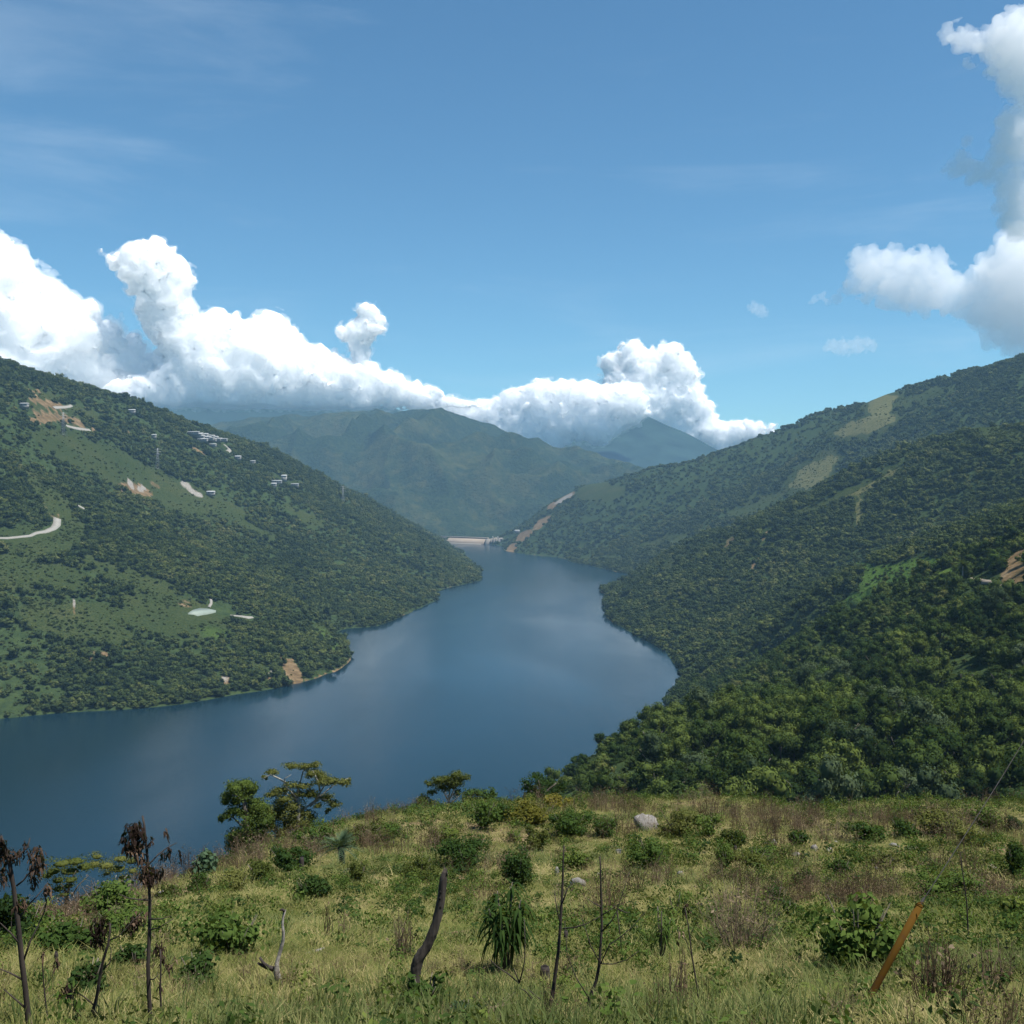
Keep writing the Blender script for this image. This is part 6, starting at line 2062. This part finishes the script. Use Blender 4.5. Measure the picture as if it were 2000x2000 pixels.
def cloud(blobs, dist, h, base_px=None, seed=0, amp=0.34, lam=0.9, depth=1.0, soft=None, oct_=4, wisp=0.0, fringe=0.0):
    """blobs: (px, py, radius in px, depth offset in radii); a billowing body round them"""
    k = dist / F
    C = []; Rr = []
    for b in blobs:
        off = b[3] if len(b) > 3 else 0.0
        p = at(b[0], b[1], dist + off * b[2] * k)
        C.append(p); Rr.append(b[2] * k)
    C = np.array(C); Rr = np.array(Rr)
    lo = (C - Rr[:, None] * 1.5).min(0); hi = (C + Rr[:, None] * 1.5).max(0)
    n = np.ceil((hi - lo) / h).astype(int) + 2
    gx, gy, gz = [lo[i] + h * np.arange(n[i]) for i in range(3)]
    f = np.full(tuple(n), -1e4, np.float32)
    rad = np.full(tuple(n), Rr.mean(), np.float32)
    X, Y, Z = np.meshgrid(gx, gy, gz, indexing='ij')
    X = X.astype(np.float32); Y = Y.astype(np.float32); Z = Z.astype(np.float32)
    for c, r in zip(C, Rr):
        i0 = np.maximum(((c - 1.7 * r - lo) / h).astype(int), 0)
        i1 = np.minimum(((c + 1.7 * r - lo) / h).astype(int) + 2, n)
        sl = tuple(slice(a, b) for a, b in zip(i0, i1))
        d = np.sqrt((X[sl] - c[0]) ** 2 + ((Y[sl] - c[1]) / depth) ** 2 + (Z[sl] - c[2]) ** 2)
        v = (r - d)
        f[sl] = np.where(f[sl] < -9e3, v, np.maximum(f[sl], v) + 0.25 * r * np.maximum(0, 1 - np.abs(f[sl] - v) / (0.5 * r)) ** 2)
    L = Rr.mean() * lam
    near = f > -0.55 * Rr.max()
    xs, ys, zs = X[near], Y[near], Z[near]
    o = 0
    a = 1.0
    wl = L
    for q in range(oct_):
        o = o + a * (np.abs(perlin(xs / wl + seed, ys / wl + 2.1 * q, zs / wl - seed)) * 2.6 - 0.55)
        a *= 0.52; wl /= 2.05
    o = o + wisp * fbm(xs / (L * .8), ys / (L * .8), zs / (L * .8) + seed, 5, 0.62)
    f[near] = np.minimum(f[near] + amp * L * o, f[near] * 1.6 + .34 * L)
    f[~near] = -100.0
    if base_px is not None:
        zb = at(1000, base_px, dist)[2]
        f = np.minimum(f, (Z - zb) * 0.8 + 0.25 * L * fbm(X / L / 1.5, Y / L / 1.5, Z / L + seed, 3))
    f[0] = f[-1] = -1; f[:, 0] = f[:, -1] = -1; f[:, :, 0] = f[:, :, -1] = -1
    body = surface_net(f, lo, h)
    if fringe <= 0:
        return body
    near = np.abs(f) < 3 * fringe * L
    xs, ys, zs = X[near], Y[near], Z[near]
    g = f + fringe * L
    g[near] += fringe * L * 1.5 * fbm(xs / L * 1.8 + 3, ys / L * 1.8, zs / L * 1.8 + seed, 4, .6)
    g[0] = g[-1] = -1; g[:, 0] = g[:, -1] = -1; g[:, :, 0] = g[:, :, -1] = -1
    return body, surface_net(g, lo, h)


def cloud_volume_mat(name, dens, col=(1, 1, 1)):
    m, t, out = new_mat(name)
    v = t.nodes.new('ShaderNodeVolumePrincipled')
    v.inputs['Color'].default_value = (*col, 1)
    v.inputs['Density'].default_value = dens
    v.inputs['Anisotropy'].default_value = 0.0
    t.links.new(v.outputs[0], out.inputs['Volume'])
    return m


def cloud_surface_mat(scale=520.0):
    m, t, out = new_mat('cloud')
    p = t.nodes.new('ShaderNodeBsdfPrincipled')
    p.inputs['Base Color'].default_value = (0.985, 0.985, 0.985, 1)
    p.inputs['Roughness'].default_value = 1.0
    p.inputs['Specular IOR Level'].default_value = 0.0
    p.inputs['Subsurface Weight'].default_value = 1.0
    p.inputs['Subsurface Radius'].default_value = (1, 1, 1)
    p.inputs['Subsurface Scale'].default_value = scale
    p.subsurface_method = 'RANDOM_WALK'
    t.links.new(p.outputs[0], out.inputs[0])
    return m


CB = [(-70, 545, 75), (-30, 520, 62), (0, 565, 66), (60, 620, 60), (110, 622, 52), (60, 690, 75), (165, 655, 48), (215, 690, 46), (130, 710, 66), (262, 712, 40), (-60, 660, 95), (310, 742, 42), (220, 750, 55), (20, 740, 80), (120, 770, 60)]
CT = [(262, 512, 34), (300, 503, 34), (338, 530, 34), (285, 548, 36), (330, 575, 44), (318, 620, 42), (355, 650, 44), (240, 506, 16), (215, 502, 9), (200, 492, 6), (228, 520, 12), (372, 690, 50), (424, 632, 26), (415, 680, 50), (480, 668, 44), (540, 642, 30), (520, 640, 26), (530, 690, 50),
      (590, 708, 42), (640, 720, 38), (480, 740, 66), (400, 750, 60), (330, 770, 46), (560, 755, 56), (640, 762, 46), (700, 745, 40), (760, 762, 38), (815, 778, 32), (700, 780, 36), (870, 795, 24), (905, 802, 24), (850, 770, 14), (935, 806, 16), (280, 765, 36), (230, 775, 30)]
CC = [(712, 604, 16), (728, 620, 20), (742, 632, 14), (690, 650, 24), (672, 652, 14), (715, 650, 24), (703, 680, 20), (706, 706, 19), (712, 730, 24)]
CD = [(960, 800, 22), (1000, 785, 28), (1050, 772, 30), (1095, 775, 34), (1145, 785, 42), (1060, 812, 38), (1110, 825, 36), (1165, 830, 40), (1222, 790, 46), (1196, 708, 22), (1180, 712, 12), (1235, 690, 24), (1240, 672, 12), (1262, 735, 42), (1308, 702, 34), (1335, 720, 26), (1330, 755, 36), (1350, 790, 34), (1290, 800, 46),
      (1372, 812, 22), (1385, 795, 12), (1245, 838, 28), (1290, 850, 22), (1340, 850, 32), (1390, 845, 28), (1435, 846, 26), (1475, 842, 20), (1505, 842, 12), (1410, 872, 22), (1075, 752, 9), (1030, 846, 32), (998, 828, 28), (1080, 858, 26), (960, 815, 22), (1015, 862, 20), (860, 798, 24), (900, 806, 26), (930, 816, 26), (965, 838, 22)]

M_CLOUD = cloud_surface_mat()
M_FRINGE = cloud_volume_mat('cloud_fringe', 0.007)
for lab, bl, dist, h, base, sd, kw in (
        ('broad white cumulus bank rising behind the left hillside ridge', CB, 8300, 11, None, 1, {}),
        ('long cumulus bank with a leaning tower and a small upright column, on the distant mountains', CT + CC, 8050, 10.5, 799, 2, {}),
        ('low cumulus draped in front of the peak right of the central mountain', [b for b in CD if b[0] < 1232 and b[1] > 748], 8900, 11, 888, 4, {}),
        ('tall cumulus turret with a low tail rising behind the right-hand peak', [b for b in CD if not (b[0] < 1232 and b[1] > 748)] + [(1222, 790, 46), (1250, 800, 46), (1200, 760, 30)], 11800, 15, None, 5, {})):
    (V, Q), (V2, Q2) = cloud(bl, dist, h, base, sd, depth=0.9, oct_=5, fringe=.16, **kw)
    c_ = V.mean(0)
    e = empty('cloud', c_, lab, 'cloud')
    mesh_obj('body', V - c_, Q, M_CLOUD, e, smooth=True)
    mesh_obj('fringe', V2 - c_, Q2, M_FRINGE, e, smooth=True)

CE1 = [(1846, 66, 16), (1868, 70, 20), (1896, 82, 24), (1930, 84, 28), (1962, 84, 34), (1990, 52, 40), (2010, 100, 55), (1940, 112, 22), (1978, 140, 36), (2010, 170, 40), (1895, 118, 14), (1870, 50, 11)]
CE2 = [(1862, 328, 20), (1885, 322, 22), (1912, 336, 24), (1940, 334, 26), (1890, 280, 12), (1880, 300, 13), (1968, 300, 30), (1985, 255, 32), (2010, 260, 50), (1968, 352, 24), (2000, 380, 44), (1990, 430, 38)]
CE3 = [(1690, 512, 30), (1670, 500, 20), (1715, 520, 36), (1750, 520, 36), (1790, 524, 36), (1825, 520, 34), (1700, 550, 36), (1660, 560, 22), (1640, 575, 16), (1760, 565, 40), (1815, 572, 42), (1735, 585, 24), (1870, 580, 34), (1850, 560, 34), (1905, 600, 36), (1950, 560, 50), (1940, 610, 40), (2000, 520, 66), (1985, 600, 60), (1970, 650, 36), (2010, 680, 40), (1995, 470, 40), (2060, 560, 90), (1610, 582, 10), (1590, 586, 7), (1578, 592, 6)]
CE4 = [(1470, 600, 12), (1484, 606, 14), (1494, 612, 9)]
CE5 = [(1622, 676, 14), (1645, 678, 18), (1672, 676, 18), (1692, 672, 15), (1705, 676, 10)]
for lab, bl, dist, h, sd, thin, kw in (
        ('ragged white cloud arm at the top right corner', CE1, 3500, 6.5, 11, 0.014, dict(wisp=.9, amp=.5)),
        ('ragged white cloud column below the top right arm', CE2, 3500, 6.5, 12, 0.014, dict(wisp=.9, amp=.5)),
        ('soft grey-bottomed cloud drifting over the right ridge', CE3, 6000, 11, 13, 0.0065, dict(wisp=.7, amp=.42)),
        ('faint small wisp of cloud left of the soft grey-bottomed cloud', CE4, 6000, 7, 14, 0.005, dict(wisp=1.2, amp=.6)),
        ('faint flat wisp of cloud low over the right ridge', CE5, 6200, 7, 15, 0.004, dict(wisp=1.2, amp=.6))):
    V, Q = cloud(bl, dist, h, None, sd, depth=0.9, oct_=5, **kw)
    tag(mesh_obj('cloud', V, Q, cloud_volume_mat('soft_cloud', thin), smooth=True), lab, 'cloud')
cy.volume_bounces = 64
